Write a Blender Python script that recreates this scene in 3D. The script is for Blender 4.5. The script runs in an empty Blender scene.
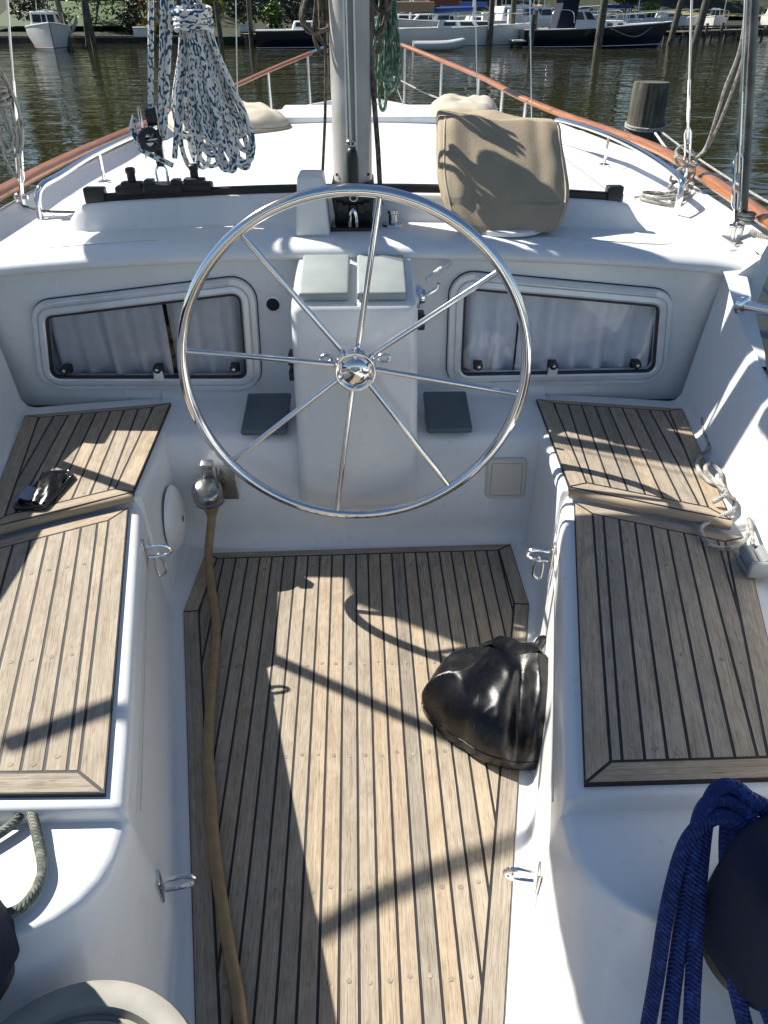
import bpy, bmesh, math, random
from mathutils import Vector, Matrix, noise
rnd = random.Random(11)
scene = bpy.context.scene
COL = scene.collection
V = Vector

# ------------------------------------------------------------------ camera
F_PX, HZ, CAM_H, CAM_X, YAW = 740.0, 8.0, 1.6, 0.05, math.radians(1.3)
PITCH = math.atan((512 - HZ) / F_PX)
cam_d = bpy.data.cameras.new('camera')
cam = bpy.data.objects.new('camera', cam_d)
COL.objects.link(cam)
cam.location = (CAM_X, 0, CAM_H)
cam.rotation_euler = (math.pi / 2 - PITCH, 0, -YAW)
cam_d.sensor_fit = 'VERTICAL'
cam_d.sensor_height = 36
cam_d.lens = F_PX / 1024 * 36
cam_d.clip_start = 0.02
cam_d.clip_end = 3000
scene.camera = cam
_c, _s, _cy, _sy = math.cos(PITCH), math.sin(PITCH), math.cos(YAW), math.sin(YAW)


def P(u, v, z=None, y=None, x=None):
    """a point of the place, measured in the photograph on a known plane"""
    a = (u - 384) / F_PX
    b = (512 - v) / F_PX
    f = _c + b * _s
    d = (a * _cy + f * _sy, -a * _sy + f * _cy, -_s + b * _c)
    if z is not None:
        t = (z - CAM_H) / d[2]
    elif y is not None:
        t = y / d[1]
    else:
        t = (x - CAM_X) / d[0]
    return V((CAM_X + d[0] * t, d[1] * t, CAM_H + d[2] * t))


# ------------------------------------------------------------------ materials
MATS = {}


def new_mat(name):
    m = bpy.data.materials.new(name)
    m.use_nodes = True
    nt = m.node_tree
    b = nt.nodes['Principled BSDF']
    MATS[name] = m
    return m, nt, b


def N(nt, typ, **kw):
    n = nt.nodes.new(typ)
    for k, v in kw.items():
        if k.startswith('i_'):
            key = k[2:]
            n.inputs[int(key) if key.isdigit() else key.replace('_', ' ')].default_value = v
        else:
            setattr(n, k, v)
    return n


def ramp(nt, fac, stops):
    r = N(nt, 'ShaderNodeValToRGB')
    el = r.color_ramp.elements
    while len(el) < len(stops):
        el.new(0.5)
    for e, (p, c) in zip(el, stops):
        e.position = p
        e.color = (*c, 1)
    nt.links.new(fac, r.inputs[0])
    return r.outputs[0]


def plain(name, col, rough=0.5, metal=0.0, coat=0.0, var=0.12, nscale=14.0, bump=0.0, bscale=None, spec=0.5, rvar=0.1):
    m, nt, b = new_mat(name)
    tc = N(nt, 'ShaderNodeTexCoord')
    nz = N(nt, 'ShaderNodeTexNoise', i_Scale=nscale, i_Detail=5.0)
    nt.links.new(tc.outputs['Object'], nz.inputs['Vector'])
    lo = tuple(c * (1 - var) for c in col)
    hi = tuple(min(1, c * (1 + var)) for c in col)
    nt.links.new(ramp(nt, nz.outputs[0], [(0.3, lo), (0.7, hi)]), b.inputs['Base Color'])
    mr = N(nt, 'ShaderNodeMapRange')
    mr.inputs[3].default_value = max(0.02, rough - rvar)
    mr.inputs[4].default_value = min(1, rough + rvar)
    nt.links.new(nz.outputs[0], mr.inputs[0])
    nt.links.new(mr.outputs[0], b.inputs['Roughness'])
    b.inputs['Metallic'].default_value = metal
    b.inputs['Specular IOR Level'].default_value = spec
    b.inputs['Coat Weight'].default_value = coat
    if bump:
        n2 = N(nt, 'ShaderNodeTexNoise', i_Scale=bscale or nscale * 6, i_Detail=4.0)
        nt.links.new(tc.outputs['Object'], n2.inputs['Vector'])
        bp = N(nt, 'ShaderNodeBump', i_Strength=bump, i_Distance=0.01)
        nt.links.new(n2.outputs[0], bp.inputs['Height'])
        nt.links.new(bp.outputs[0], b.inputs['Normal'])
    return m


def gelcoat(name, col, rough):
    m, nt, b = new_mat(name)
    tc = N(nt, 'ShaderNodeTexCoord')
    n1 = N(nt, 'ShaderNodeTexNoise', i_Scale=2.3, i_Detail=6.0, i_Roughness=0.65)
    n2 = N(nt, 'ShaderNodeTexNoise', i_Scale=26.0, i_Detail=5.0, i_Roughness=0.7)
    n3 = N(nt, 'ShaderNodeTexNoise', i_Scale=140.0, i_Detail=2.0)
    for n in (n1, n2, n3):
        nt.links.new(tc.outputs['Object'], n.inputs['Vector'])
    c1 = ramp(nt, n1.outputs[0], [(0.32, tuple(c * 0.93 for c in col)), (0.62, col)])
    c2 = ramp(nt, n2.outputs[0], [(0.28, (0.86, 0.84, 0.79)), (0.42, (1, 1, 1))])
    mx = N(nt, 'ShaderNodeMix', data_type='RGBA', blend_type='MULTIPLY')
    mx.inputs[0].default_value = 0.7
    nt.links.new(c1, mx.inputs[6])
    nt.links.new(c2, mx.inputs[7])
    nt.links.new(mx.outputs[2], b.inputs['Base Color'])
    mr = N(nt, 'ShaderNodeMapRange')
    mr.inputs[3].default_value = rough - 0.08
    mr.inputs[4].default_value = rough + 0.16
    nt.links.new(n2.outputs[0], mr.inputs[0])
    nt.links.new(mr.outputs[0], b.inputs['Roughness'])
    b.inputs['Coat Weight'].default_value = 0.25
    b.inputs['Coat Roughness'].default_value = 0.12
    bp = N(nt, 'ShaderNodeBump', i_Strength=0.04, i_Distance=0.004)
    nt.links.new(n3.outputs[0], bp.inputs['Height'])
    nt.links.new(bp.outputs[0], b.inputs['Normal'])
    return m


GEL = gelcoat('white_gelcoat', (0.79, 0.80, 0.795), 0.28)
DECKM = gelcoat('white_deck', (0.80, 0.81, 0.805), 0.45)
CREAM = gelcoat('cream_gelcoat', (0.70, 0.66, 0.57), 0.4)


def teak_mat():
    m, nt, b = new_mat('weathered_teak')
    at = N(nt, 'ShaderNodeAttribute', attribute_name='grain')
    sep = N(nt, 'ShaderNodeSeparateXYZ')
    nt.links.new(at.outputs['Vector'], sep.inputs[0])
    mp = N(nt, 'ShaderNodeMapping')
    mp.inputs['Scale'].default_value = (4.0, 270.0, 31.0)
    nt.links.new(at.outputs['Vector'], mp.inputs[0])
    g = N(nt, 'ShaderNodeTexNoise', i_Scale=1.0, i_Detail=6.0, i_Roughness=0.62, i_Distortion=0.4)
    nt.links.new(mp.outputs[0], g.inputs['Vector'])
    mp2 = N(nt, 'ShaderNodeMapping')
    mp2.inputs['Scale'].default_value = (9.0, 26.0, 17.0)
    nt.links.new(at.outputs['Vector'], mp2.inputs[0])
    g2 = N(nt, 'ShaderNodeTexNoise', i_Scale=0.7, i_Detail=5.0, i_Roughness=0.65, i_Distortion=1.5)
    nt.links.new(mp2.outputs[0], g2.inputs['Vector'])
    mp3 = N(nt, 'ShaderNodeMapping')
    mp3.inputs['Scale'].default_value = (28.0, 620.0, 31.0)
    nt.links.new(at.outputs['Vector'], mp3.inputs[0])
    g3 = N(nt, 'ShaderNodeTexNoise', i_Scale=1.0, i_Detail=3.0)
    nt.links.new(mp3.outputs[0], g3.inputs['Vector'])
    wn = N(nt, 'ShaderNodeTexWhiteNoise', noise_dimensions='1D')
    nt.links.new(sep.outputs[2], wn.inputs['W'])
    col = ramp(nt, g.outputs[0], [(0.2, (0.25, 0.210, 0.162)), (0.42, (0.355, 0.308, 0.245)), (0.56, (0.412, 0.362, 0.294)), (0.82, (0.475, 0.425, 0.355))])
    tint = ramp(nt, wn.outputs[0], [(0.0, (0.74, 0.745, 0.76)), (0.35, (0.92, 0.92, 0.92)), (0.7, (1.02, 0.99, 0.95)), (1.0, (1.12, 1.03, 0.91))])
    mx = N(nt, 'ShaderNodeMix', data_type='RGBA', blend_type='MULTIPLY')
    mx.inputs[0].default_value = 1
    nt.links.new(col, mx.inputs[6])
    nt.links.new(tint, mx.inputs[7])
    mx2 = N(nt, 'ShaderNodeMix', data_type='RGBA', blend_type='MULTIPLY')
    mx2.inputs[0].default_value = 1
    nt.links.new(mx.outputs[2], mx2.inputs[6])
    nt.links.new(ramp(nt, g2.outputs[0], [(0.28, (0.74, 0.72, 0.70)), (0.62, (1.04, 1.03, 1.02))]), mx2.inputs[7])
    mx3 = N(nt, 'ShaderNodeMix', data_type='RGBA', blend_type='MULTIPLY')
    mx3.inputs[0].default_value = 1
    nt.links.new(mx2.outputs[2], mx3.inputs[6])
    nt.links.new(ramp(nt, g3.outputs[0], [(0.34, (0.66, 0.61, 0.56)), (0.46, (1, 1, 1))]), mx3.inputs[7])
    nt.links.new(mx3.outputs[2], b.inputs['Base Color'])
    b.inputs['Roughness'].default_value = 0.72
    b.inputs['Specular IOR Level'].default_value = 0.3
    bp = N(nt, 'ShaderNodeBump', i_Strength=0.35, i_Distance=0.002)
    nt.links.new(g.outputs[0], bp.inputs['Height'])
    nt.links.new(bp.outputs[0], b.inputs['Normal'])
    return m


TEAK = teak_mat()
CAULK = plain('black_caulking', (0.014, 0.014, 0.015), 0.6)
PLUG = plain('teak_plug', (0.27, 0.23, 0.18), 0.75, var=0.35, nscale=60)
CHROME = plain('polished_steel', (0.80, 0.80, 0.80), 0.09, 1.0, var=0.04, rvar=0.05)
STEEL = plain('brushed_steel', (0.62, 0.62, 0.61), 0.24, 1.0, var=0.1)
ALU = plain('dull_aluminium', (0.78, 0.79, 0.80), 0.34, 0.35, var=0.08)
MASTM = plain('weathered_white_mast', (0.45, 0.44, 0.41), 0.42, 0.0, coat=0.15, var=0.18, nscale=9, bump=0.05)
BLACK = plain('black_plastic', (0.016, 0.016, 0.018), 0.42, var=0.3)
BLACKMETAL = plain('black_anodised', (0.02, 0.02, 0.022), 0.33, 0.3, var=0.3)
RUBBER = plain('dark_gasket', (0.03, 0.03, 0.033), 0.6)
PADM = plain('grey_plastic_cover', (0.30, 0.335, 0.33), 0.42, var=0.06)
SLATE = plain('slate_plastic', (0.085, 0.115, 0.135), 0.45, var=0.1)
CANVAS = plain('tan_canvas', (0.40, 0.325, 0.225), 0.85, var=0.08, nscale=9, bump=0.35, bscale=340)
CANVASL = plain('sand_canvas', (0.52, 0.46, 0.37), 0.85, var=0.12, nscale=12, bump=0.3, bscale=300)
NAVY = plain('navy_canvas', (0.005, 0.008, 0.03), 0.85, var=0.25, nscale=18, bump=0.3, bscale=300)
SAILM = plain('white_sailcloth', (0.7, 0.7, 0.68), 0.7, var=0.06, bump=0.2, bscale=30)
LEATHER = plain('black_leather', (0.006, 0.006, 0.007), 0.27, var=0.3, nscale=40, bump=0.12, bscale=520, rvar=0.07)
HOSEM = plain('tan_hose', (0.27, 0.185, 0.09), 0.45, var=0.22, nscale=30)
FABRIC = plain('white_curtain', (0.78, 0.79, 0.82), 0.9, var=0.06, nscale=30, bump=0.2, bscale=500)
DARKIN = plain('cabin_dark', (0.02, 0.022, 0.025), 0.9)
ROPEBLUE = plain('blue_rope', (0.010, 0.034, 0.20), 0.9, var=0.35, nscale=160, bump=0.9, bscale=500)
GREYPL = plain('grey_plastic', (0.22, 0.23, 0.235), 0.5)
TUBM = plain('tub_plastic', (0.27, 0.26, 0.225), 0.42, var=0.16, nscale=14)
GOLD = plain('brass_clasp', (0.75, 0.58, 0.3), 0.25, 1.0)


def varnish():
    m, nt, b = new_mat('varnished_teak')
    tc = N(nt, 'ShaderNodeAttribute', attribute_name='grain')
    mp = N(nt, 'ShaderNodeMapping')
    mp.inputs['Scale'].default_value = (6, 7, 3)
    nt.links.new(tc.outputs['Vector'], mp.inputs[0])
    n = N(nt, 'ShaderNodeTexNoise', i_Scale=1.0, i_Detail=7.0, i_Distortion=0.6)
    nt.links.new(mp.outputs[0], n.inputs['Vector'])
    nt.links.new(ramp(nt, n.outputs[0], [(0.3, (0.24, 0.085, 0.025)), (0.7, (0.44, 0.175, 0.06))]), b.inputs['Base Color'])
    b.inputs['Roughness'].default_value = 0.3
    b.inputs['Coat Weight'].default_value = 0.5
    b.inputs['Coat Roughness'].default_value = 0.1
    return m


VARN = varnish()


def rope_mat(name, base, fleck, thr=0.56, twist=3.0, pitch=70.0, dirt=0.15):
    m, nt, b = new_mat(name)
    at = N(nt, 'ShaderNodeAttribute', attribute_name='grain')
    sep = N(nt, 'ShaderNodeSeparateXYZ')
    nt.links.new(at.outputs['Vector'], sep.inputs[0])
    # grain.x runs along the rope (m), grain.y round it (turns): slanted strands
    mul = N(nt, 'ShaderNodeMath', operation='MULTIPLY_ADD')
    nt.links.new(sep.outputs[0], mul.inputs[0])
    mul.inputs[1].default_value = pitch
    nt.links.new(sep.outputs[1], mul.inputs[2])
    comb = N(nt, 'ShaderNodeCombineXYZ')
    m2 = N(nt, 'ShaderNodeMath', operation='MULTIPLY')
    nt.links.new(sep.outputs[1], m2.inputs[0])
    m2.inputs[1].default_value = twist
    m3 = N(nt, 'ShaderNodeMath', operation='MULTIPLY')
    nt.links.new(sep.outputs[0], m3.inputs[0])
    m3.inputs[1].default_value = pitch
    nt.links.new(m3.outputs[0], comb.inputs[0])
    nt.links.new(m2.outputs[0], comb.inputs[1])
    nt.links.new(sep.outputs[2], comb.inputs[2])
    n = N(nt, 'ShaderNodeTexNoise', i_Scale=1.0, i_Detail=0.0)
    nt.links.new(comb.outputs[0], n.inputs['Vector'])
    c = ramp(nt, n.outputs[0], [(thr, base), (thr + 0.03, fleck)])
    tc = N(nt, 'ShaderNodeTexCoord')
    n4 = N(nt, 'ShaderNodeTexNoise', i_Scale=25.0, i_Detail=3.0)
    nt.links.new(tc.outputs['Object'], n4.inputs['Vector'])
    mx = N(nt, 'ShaderNodeMix', data_type='RGBA', blend_type='MULTIPLY')
    mx.inputs[0].default_value = 1
    nt.links.new(c, mx.inputs[6])
    nt.links.new(ramp(nt, n4.outputs[0], [(0.3, (1 - dirt,) * 3), (0.7, (1, 1, 1))]), mx.inputs[7])
    nt.links.new(mx.outputs[2], b.inputs['Base Color'])
    b.inputs['Roughness'].default_value = 0.85
    w = N(nt, 'ShaderNodeMath', operation='SINE')
    m5 = N(nt, 'ShaderNodeMath', operation='MULTIPLY_ADD')
    nt.links.new(sep.outputs[0], m5.inputs[0])
    m5.inputs[1].default_value = 900.0
    m6 = N(nt, 'ShaderNodeMath', operation='MULTIPLY')
    nt.links.new(sep.outputs[1], m6.inputs[0])
    m6.inputs[1].default_value = 6.2832 * 3
    nt.links.new(m6.outputs[0], m5.inputs[2])
    nt.links.new(m5.outputs[0], w.inputs[0])
    bp = N(nt, 'ShaderNodeBump', i_Strength=0.5, i_Distance=0.002)
    nt.links.new(w.outputs[0], bp.inputs['Height'])
    nt.links.new(bp.outputs[0], b.inputs['Normal'])
    return m


SHEET = rope_mat('blue_fleck_rope', (0.86, 0.86, 0.84), (0.010, 0.10, 0.20), 0.55, 3.6, 85.0)
WHITEROPE = rope_mat('white_rope', (0.46, 0.45, 0.42), (0.26, 0.25, 0.23), 0.6, 2.0, 60.0, 0.3)
OLDROPE = rope_mat('old_brown_rope', (0.24, 0.205, 0.16), (0.11, 0.09, 0.07), 0.52, 2.0, 60.0, 0.5)
GREENROPE = rope_mat('green_fleck_rope', (0.06, 0.19, 0.13), (0.4, 0.42, 0.36), 0.56, 2.0, 60.0, 0.4)
OLIVEROPE = rope_mat('grey_green_rope', (0.13, 0.15, 0.125), (0.25, 0.26, 0.22), 0.54, 2.0, 80.0, 0.3)


def glass_mat():
    m, nt, b = new_mat('tinted_window_pane')
    nt.nodes.remove(b)
    out = nt.nodes['Material Output']
    tr = N(nt, 'ShaderNodeBsdfTransparent')
    tr.inputs[0].default_value = (0.92, 0.94, 0.97, 1)
    gl = N(nt, 'ShaderNodeBsdfGlossy')
    gl.inputs['Roughness'].default_value = 0.03
    fr = N(nt, 'ShaderNodeFresnel')
    fr.inputs[0].default_value = 1.5
    ms = N(nt, 'ShaderNodeMixShader')
    nt.links.new(fr.outputs[0], ms.inputs[0])
    nt.links.new(tr.outputs[0], ms.inputs[1])
    nt.links.new(gl.outputs[0], ms.inputs[2])
    nt.links.new(ms.outputs[0], out.inputs[0])
    return m


PANE = glass_mat()


def water_mat():
    m, nt, b = new_mat('harbour_water')
    tc = N(nt, 'ShaderNodeTexCoord')
    mp = N(nt, 'ShaderNodeMapping')
    mp.inputs['Scale'].default_value = (0.75, 1.35, 1)
    mp.inputs['Rotation'].default_value = (0, 0, 0.25)
    nt.links.new(tc.outputs['Object'], mp.inputs[0])
    n1 = N(nt, 'ShaderNodeTexNoise', i_Scale=0.42, i_Detail=1.0, i_Distortion=1.0)
    n2 = N(nt, 'ShaderNodeTexNoise', i_Scale=1.6, i_Detail=1.5, i_Roughness=0.4, i_Distortion=0.9)
    n3 = N(nt, 'ShaderNodeTexNoise', i_Scale=7.0, i_Detail=2.0)
    npatch = N(nt, 'ShaderNodeTexNoise', i_Scale=0.06, i_Detail=2.0)
    for n in (n1, n2, n3):
        nt.links.new(mp.outputs[0], n.inputs['Vector'])
    nt.links.new(tc.outputs['Object'], npatch.inputs['Vector'])
    a = N(nt, 'ShaderNodeMath', operation='MULTIPLY_ADD')
    a.inputs[1].default_value = 0.42
    nt.links.new(n2.outputs[0], a.inputs[0])
    nt.links.new(n1.outputs[0], a.inputs[2])
    c = N(nt, 'ShaderNodeMath', operation='MULTIPLY_ADD')
    c.inputs[1].default_value = 0.03
    nt.links.new(n3.outputs[0], c.inputs[0])
    nt.links.new(a.outputs[0], c.inputs[2])
    pr = N(nt, 'ShaderNodeMapRange')
    pr.inputs[1].default_value = 0.35
    pr.inputs[2].default_value = 0.65
    pr.inputs[3].default_value = 0.08
    pr.inputs[4].default_value = 0.34
    nt.links.new(npatch.outputs[0], pr.inputs[0])
    bp = N(nt, 'ShaderNodeBump', i_Distance=0.22)
    nt.links.new(pr.outputs[0], bp.inputs['Strength'])
    nt.links.new(c.outputs[0], bp.inputs['Height'])
    nt.links.new(bp.outputs[0], b.inputs['Normal'])
    b.inputs['Base Color'].default_value = (0.028, 0.028, 0.010, 1)
    b.inputs['Roughness'].default_value = 0.03
    b.inputs['IOR'].default_value = 1.33
    return m


WATER = water_mat()


def leaf_mat(name, c1, c2):
    m, nt, b = new_mat(name)
    g = N(nt, 'ShaderNodeNewGeometry')
    nt.links.new(ramp(nt, g.outputs['Random Per Island'], [(0, c1), (1, c2)]), b.inputs['Base Color'])
    b.inputs['Roughness'].default_value = 0.6
    return m


LEAF_D = leaf_mat('dark_leaves', (0.012, 0.022, 0.009), (0.035, 0.055, 0.018))
LEAF_M = leaf_mat('green_leaves', (0.05, 0.10, 0.015), (0.17, 0.26, 0.04))
LEAF_Y = leaf_mat('yellow_green_leaves', (0.18, 0.19, 0.03), (0.40, 0.36, 0.06))
LEAF_R = leaf_mat('russet_leaves', (0.13, 0.10, 0.025), (0.27, 0.18, 0.05))
BARK = plain('bark', (0.05, 0.04, 0.03), 0.9, var=0.4, nscale=6)
PILEM = None


def pile_mat():
    m, nt, b = new_mat('weathered_piling')
    tc = N(nt, 'ShaderNodeTexCoord')
    mp = N(nt, 'ShaderNodeMapping')
    mp.inputs['Scale'].default_value = (30, 30, 1.6)
    nt.links.new(tc.outputs['Object'], mp.inputs[0])
    n = N(nt, 'ShaderNodeTexNoise', i_Scale=1.0, i_Detail=6.0, i_Roughness=0.7)
    nt.links.new(mp.outputs[0], n.inputs['Vector'])
    n2 = N(nt, 'ShaderNodeTexNoise', i_Scale=5.0, i_Detail=4.0)
    nt.links.new(tc.outputs['Object'], n2.inputs['Vector'])
    mx = N(nt, 'ShaderNodeMix', data_type='RGBA', blend_type='MULTIPLY')
    mx.inputs[0].default_value = 1
    nt.links.new(ramp(nt, n.outputs[0], [(0.3, (0.035, 0.032, 0.026)), (0.52, (0.13, 0.118, 0.095)), (0.75, (0.30, 0.275, 0.23))]), mx.inputs[6])
    nt.links.new(ramp(nt, n2.outputs[0], [(0.35, (0.5, 0.55, 0.45)), (0.65, (1, 1, 1))]), mx.inputs[7])
    nt.links.new(mx.outputs[2], b.inputs['Base Color'])
    b.inputs['Roughness'].default_value = 0.85
    bp = N(nt, 'ShaderNodeBump', i_Strength=0.8, i_Distance=0.015)
    nt.links.new(n.outputs[0], bp.inputs['Height'])
    nt.links.new(bp.outputs[0], b.inputs['Normal'])
    return m


PILEM = pile_mat()
DOCKM = plain('dock_boards', (0.16, 0.135, 0.105), 0.85, var=0.4, nscale=5)
STONE = plain('seawall_timber', (0.055, 0.05, 0.042), 0.9, var=0.5, nscale=2.5)
BANKM = plain('bank_soil_grass', (0.022, 0.030, 0.010), 0.95, var=0.5, nscale=0.9)
LAWN = plain('dry_lawn', (0.22, 0.19, 0.065), 0.95, var=0.3, nscale=1.5)
BOATW = plain('boat_white', (0.74, 0.74, 0.72), 0.35, var=0.06, nscale=2)
BOATN = plain('boat_navy', (0.008, 0.011, 0.022), 0.2, coat=0.4)
BOATGLASS = plain('boat_glass', (0.02, 0.03, 0.035), 0.08)
BOATBLUE = plain('blue_canvas', (0.02, 0.07, 0.24), 0.8)
BOATTAN = plain('boat_tan_canvas', (0.40, 0.27, 0.16), 0.85)
REDP = plain('maroon_paint', (0.12, 0.03, 0.022), 0.6)
DINGHY = plain('grey_dinghy_tube', (0.42, 0.43, 0.43), 0.5)
GREYPAINT = plain('grey_stone', (0.21, 0.20, 0.19), 0.9, var=0.3, nscale=2)


# ------------------------------------------------------------------ mesh helper
class MB:
    def __init__(self):
        self.bm = bmesh.new()
        self.gl = self.bm.verts.layers.float_vector.new('grain')
        self.mi = 0

    def v(self, p, g=None):
        w = self.bm.verts.new(p)
        if g is not None:
            w[self.gl] = g
        return w

    def f(self, vs):
        try:
            fc = self.bm.faces.new(vs)
            fc.material_index = self.mi
            return fc
        except ValueError:
            return None

    def poly(self, pts):
        return self.f([self.v(p) for p in pts])

    def grid(self, rows, close_u=False, close_v=False):
        vs = [[self.v(p) for p in r] for r in rows]
        n, m = len(vs), len(vs[0])
        for i in range(n if close_u else n - 1):
            for j in range(m if close_v else m - 1):
                self.f([vs[i][j], vs[i][(j + 1) % m], vs[(i + 1) % n][(j + 1) % m], vs[(i + 1) % n][j]])
        return vs

    def prism(self, pts, z0, z1):
        """pts (x,y) CCW"""
        a = [self.v((p[0], p[1], z0)) for p in pts]
        b = [self.v((p[0], p[1], z1)) for p in pts]
        n = len(pts)
        self.f(a[::-1])
        self.f(b)
        for i in range(n):
            self.f([a[i], a[(i + 1) % n], b[(i + 1) % n], b[i]])

    def box(self, c, size, rot=None, taper=1.0, bevel=0.0):
        c = V(c)
        vs = []
        for k in (-1, 1):
            t = taper if k > 0 else 1.0
            for (i, j) in ((-1, -1), (1, -1), (1, 1), (-1, 1)):
                p = V((i * size[0] / 2 * t, j * size[1] / 2 * t, k * size[2] / 2))
                if rot is not None:
                    p = rot @ p
                vs.append(self.v(c + p))
        fs = [self.f([vs[3], vs[2], vs[1], vs[0]]), self.f(vs[4:])]
        for i in range(4):
            j = (i + 1) % 4
            fs.append(self.f([vs[i], vs[j], vs[4 + j], vs[4 + i]]))
        if bevel:
            es = list({e for q in fs for e in q.edges})
            bmesh.ops.bevel(self.bm, geom=es, offset=bevel, segments=3, affect='EDGES', profile=0.5, material=self.mi)

    def tube(self, pts, r, n=8, closed=False, caps=True, gid=None, flat=1.0):
        pts = [V(p) for p in pts]
        m = len(pts)
        rr = r if isinstance(r, (list, tuple)) else [r] * m
        gid = rnd.random() * 50 if gid is None else gid
        tang = []
        for i in range(m):
            if closed:
                t = pts[(i + 1) % m] - pts[i - 1]
            else:
                t = pts[min(i + 1, m - 1)] - pts[max(i - 1, 0)]
            tang.append(t.normalized() if t.length > 1e-9 else V((0, 0, 1)))
        up = V((0, 0, 1)) if abs(tang[0].z) < 0.9 else V((1, 0, 0))
        nrm = (up - tang[0] * up.dot(tang[0])).normalized()
        rings = []
        L = 0
        for i in range(m):
            if i:
                L += (pts[i] - pts[i - 1]).length
                nrm = nrm - tang[i] * nrm.dot(tang[i])
                nrm = nrm.normalized() if nrm.length > 1e-6 else tang[i].orthogonal().normalized()
            bn = tang[i].cross(nrm)
            ring = []
            for k in range(n):
                a = 2 * math.pi * k / n
                ring.append(self.v(pts[i] + nrm * (math.cos(a) * rr[i] * flat) + bn * (math.sin(a) * rr[i]), (L, abs(k / n - 0.5) * 2, gid)))
            rings.append(ring)
        for i in range(m if closed else m - 1):
            a, b = rings[i], rings[(i + 1) % m]
            for k in range(n):
                self.f([a[k], a[(k + 1) % n], b[(k + 1) % n], b[k]])
        if caps and not closed:
            self.f(rings[0][::-1])
            self.f(rings[-1])

    def lathe(self, prof, org, axis=(0, 0, 1), n=28):
        ax = V(axis).normalized()
        q = V((0, 0, 1)).rotation_difference(ax)
        org = V(org)
        rows = []
        for (r, h) in prof:
            rows.append([org + q @ V((max(r, 1e-5) * math.cos(2 * math.pi * k / n), max(r, 1e-5) * math.sin(2 * math.pi * k / n), h)) for k in range(n)])
        self.grid(rows, close_v=True)

    def xform(self, M):
        self.bm.transform(M)

    def build(self, name, mats, parent=None, smooth=40, bevel=0, sub=0, merge=0.0):
        if merge:
            bmesh.ops.remove_doubles(self.bm, verts=self.bm.verts, dist=merge)
        bmesh.ops.recalc_face_normals(self.bm, faces=self.bm.faces)
        me = bpy.data.meshes.new(name)
        self.bm.to_mesh(me)
        self.bm.free()
        for m in (mats if isinstance(mats, (list, tuple)) else [mats]):
            me.materials.append(m)
        if smooth:
            me.shade_smooth()
            me.set_sharp_from_angle(angle=math.radians(smooth))
        o = bpy.data.objects.new(name, me)
        COL.objects.link(o)
        if parent is not None:
            o.parent = parent
            o.matrix_parent_inverse = Matrix.Translation(-parent.location) if parent.type == 'EMPTY' and parent.parent is None else Matrix.Identity(4)
        if bevel:
            md = o.modifiers.new('bevel', 'BEVEL')
            md.width = bevel
            md.segments = 2
            md.limit_method = 'ANGLE'
        if sub:
            md = o.modifiers.new('subsurf', 'SUBSURF')
            md.levels = md.render_levels = sub
        return o


def tag(o, label, cat, group=None, kind=None):
    if label:
        o['label'] = label
    if cat:
        o['category'] = cat
    if group:
        o['group'] = group
    if kind:
        o['kind'] = kind
    return o


def thing(name, loc, label, cat, group=None):
    o = bpy.data.objects.new(name, None)
    o.empty_display_size = 0.1
    o.location = loc
    COL.objects.link(o)
    return tag(o, label, cat, group)


def struct(o):
    o['kind'] = 'structure'
    return o


def children(o):
    return [c for c in bpy.data.objects if c.parent == o]


def copy_tree(o, loc=None, rotz=None, scale=None, parent=None, label=None):
    c = o.copy()
    COL.objects.link(c)
    if parent is not None:
        c.parent = parent
    if loc is not None:
        c.location = loc
    if rotz is not None:
        c.rotation_euler.z = rotz
    if scale is not None:
        c.scale = scale
    if label:
        c['label'] = label
    for ch in children(o):
        copy_tree(ch, parent=c)
    return c


def spline(pts, k=8, closed=False):
    pts = [V(p) for p in pts]
    n = len(pts)
    out = []
    for i in range(n if closed else n - 1):
        p1, p2 = pts[i], pts[(i + 1) % n]
        p0 = pts[i - 1] if (i > 0 or closed) else p1 * 2 - p2
        p3 = pts[(i + 2) % n] if (i + 2 < n or closed) else p2 * 2 - p1
        for j in range(k):
            t = j / k
            out.append(0.5 * ((2 * p1) + (p2 - p0) * t + (2 * p0 - 5 * p1 + 4 * p2 - p3) * t * t + (3 * p1 - p0 - 3 * p2 + p3) * t ** 3))
    if not closed:
        out.append(pts[-1])
    return out


def lerp(a, b, t):
    return a + (b - a) * t


def interp(tab, y):
    """tab rows (y, a, b, ...) sorted by y"""
    if y <= tab[0][0]:
        return tab[0][1:]
    for r0, r1 in zip(tab, tab[1:]):
        if y <= r1[0]:
            t = (y - r0[0]) / (r1[0] - r0[0])
            return tuple(lerp(a, b, t) for a, b in zip(r0[1:], r1[1:]))
    return tab[-1][1:]


def smooth01(t):
    t = max(0, min(1, t))
    return t * t * (3 - 2 * t)


# ------------------------------------------------------------------ 2-D polygon helpers for the teak
def inset(poly, ds):
    n = len(poly)
    lines = []
    for i in range(n):
        a, b = V(poly[i]), V(poly[(i + 1) % n])
        d = (b - a).normalized()
        nn = V((-d.y, d.x))
        lines.append((a + nn * ds[i], d, nn))
    out = []
    for i in range(n):
        (p, d, n1), (q, e, n2) = lines[i - 1], lines[i]
        cr = d.x * e.y - d.y * e.x
        if abs(cr) < 1e-4:
            out.append(q.copy())
        else:
            w = q - p
            t = (w.x * e.y - w.y * e.x) / cr
            out.append(p + d * t)
    return out


def clip(poly, p, n):
    """keep the side where (x-p).n >= 0"""
    out = []
    m = len(poly)
    for i in range(m):
        a, b = poly[i], poly[(i + 1) % m]
        da, db = (a - p).dot(n), (b - p).dot(n)
        if da >= 0:
            out.append(a)
        if (da > 0 > db) or (da < 0 < db):
            out.append(a + (b - a) * (da / (da - db)))
    return out


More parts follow.
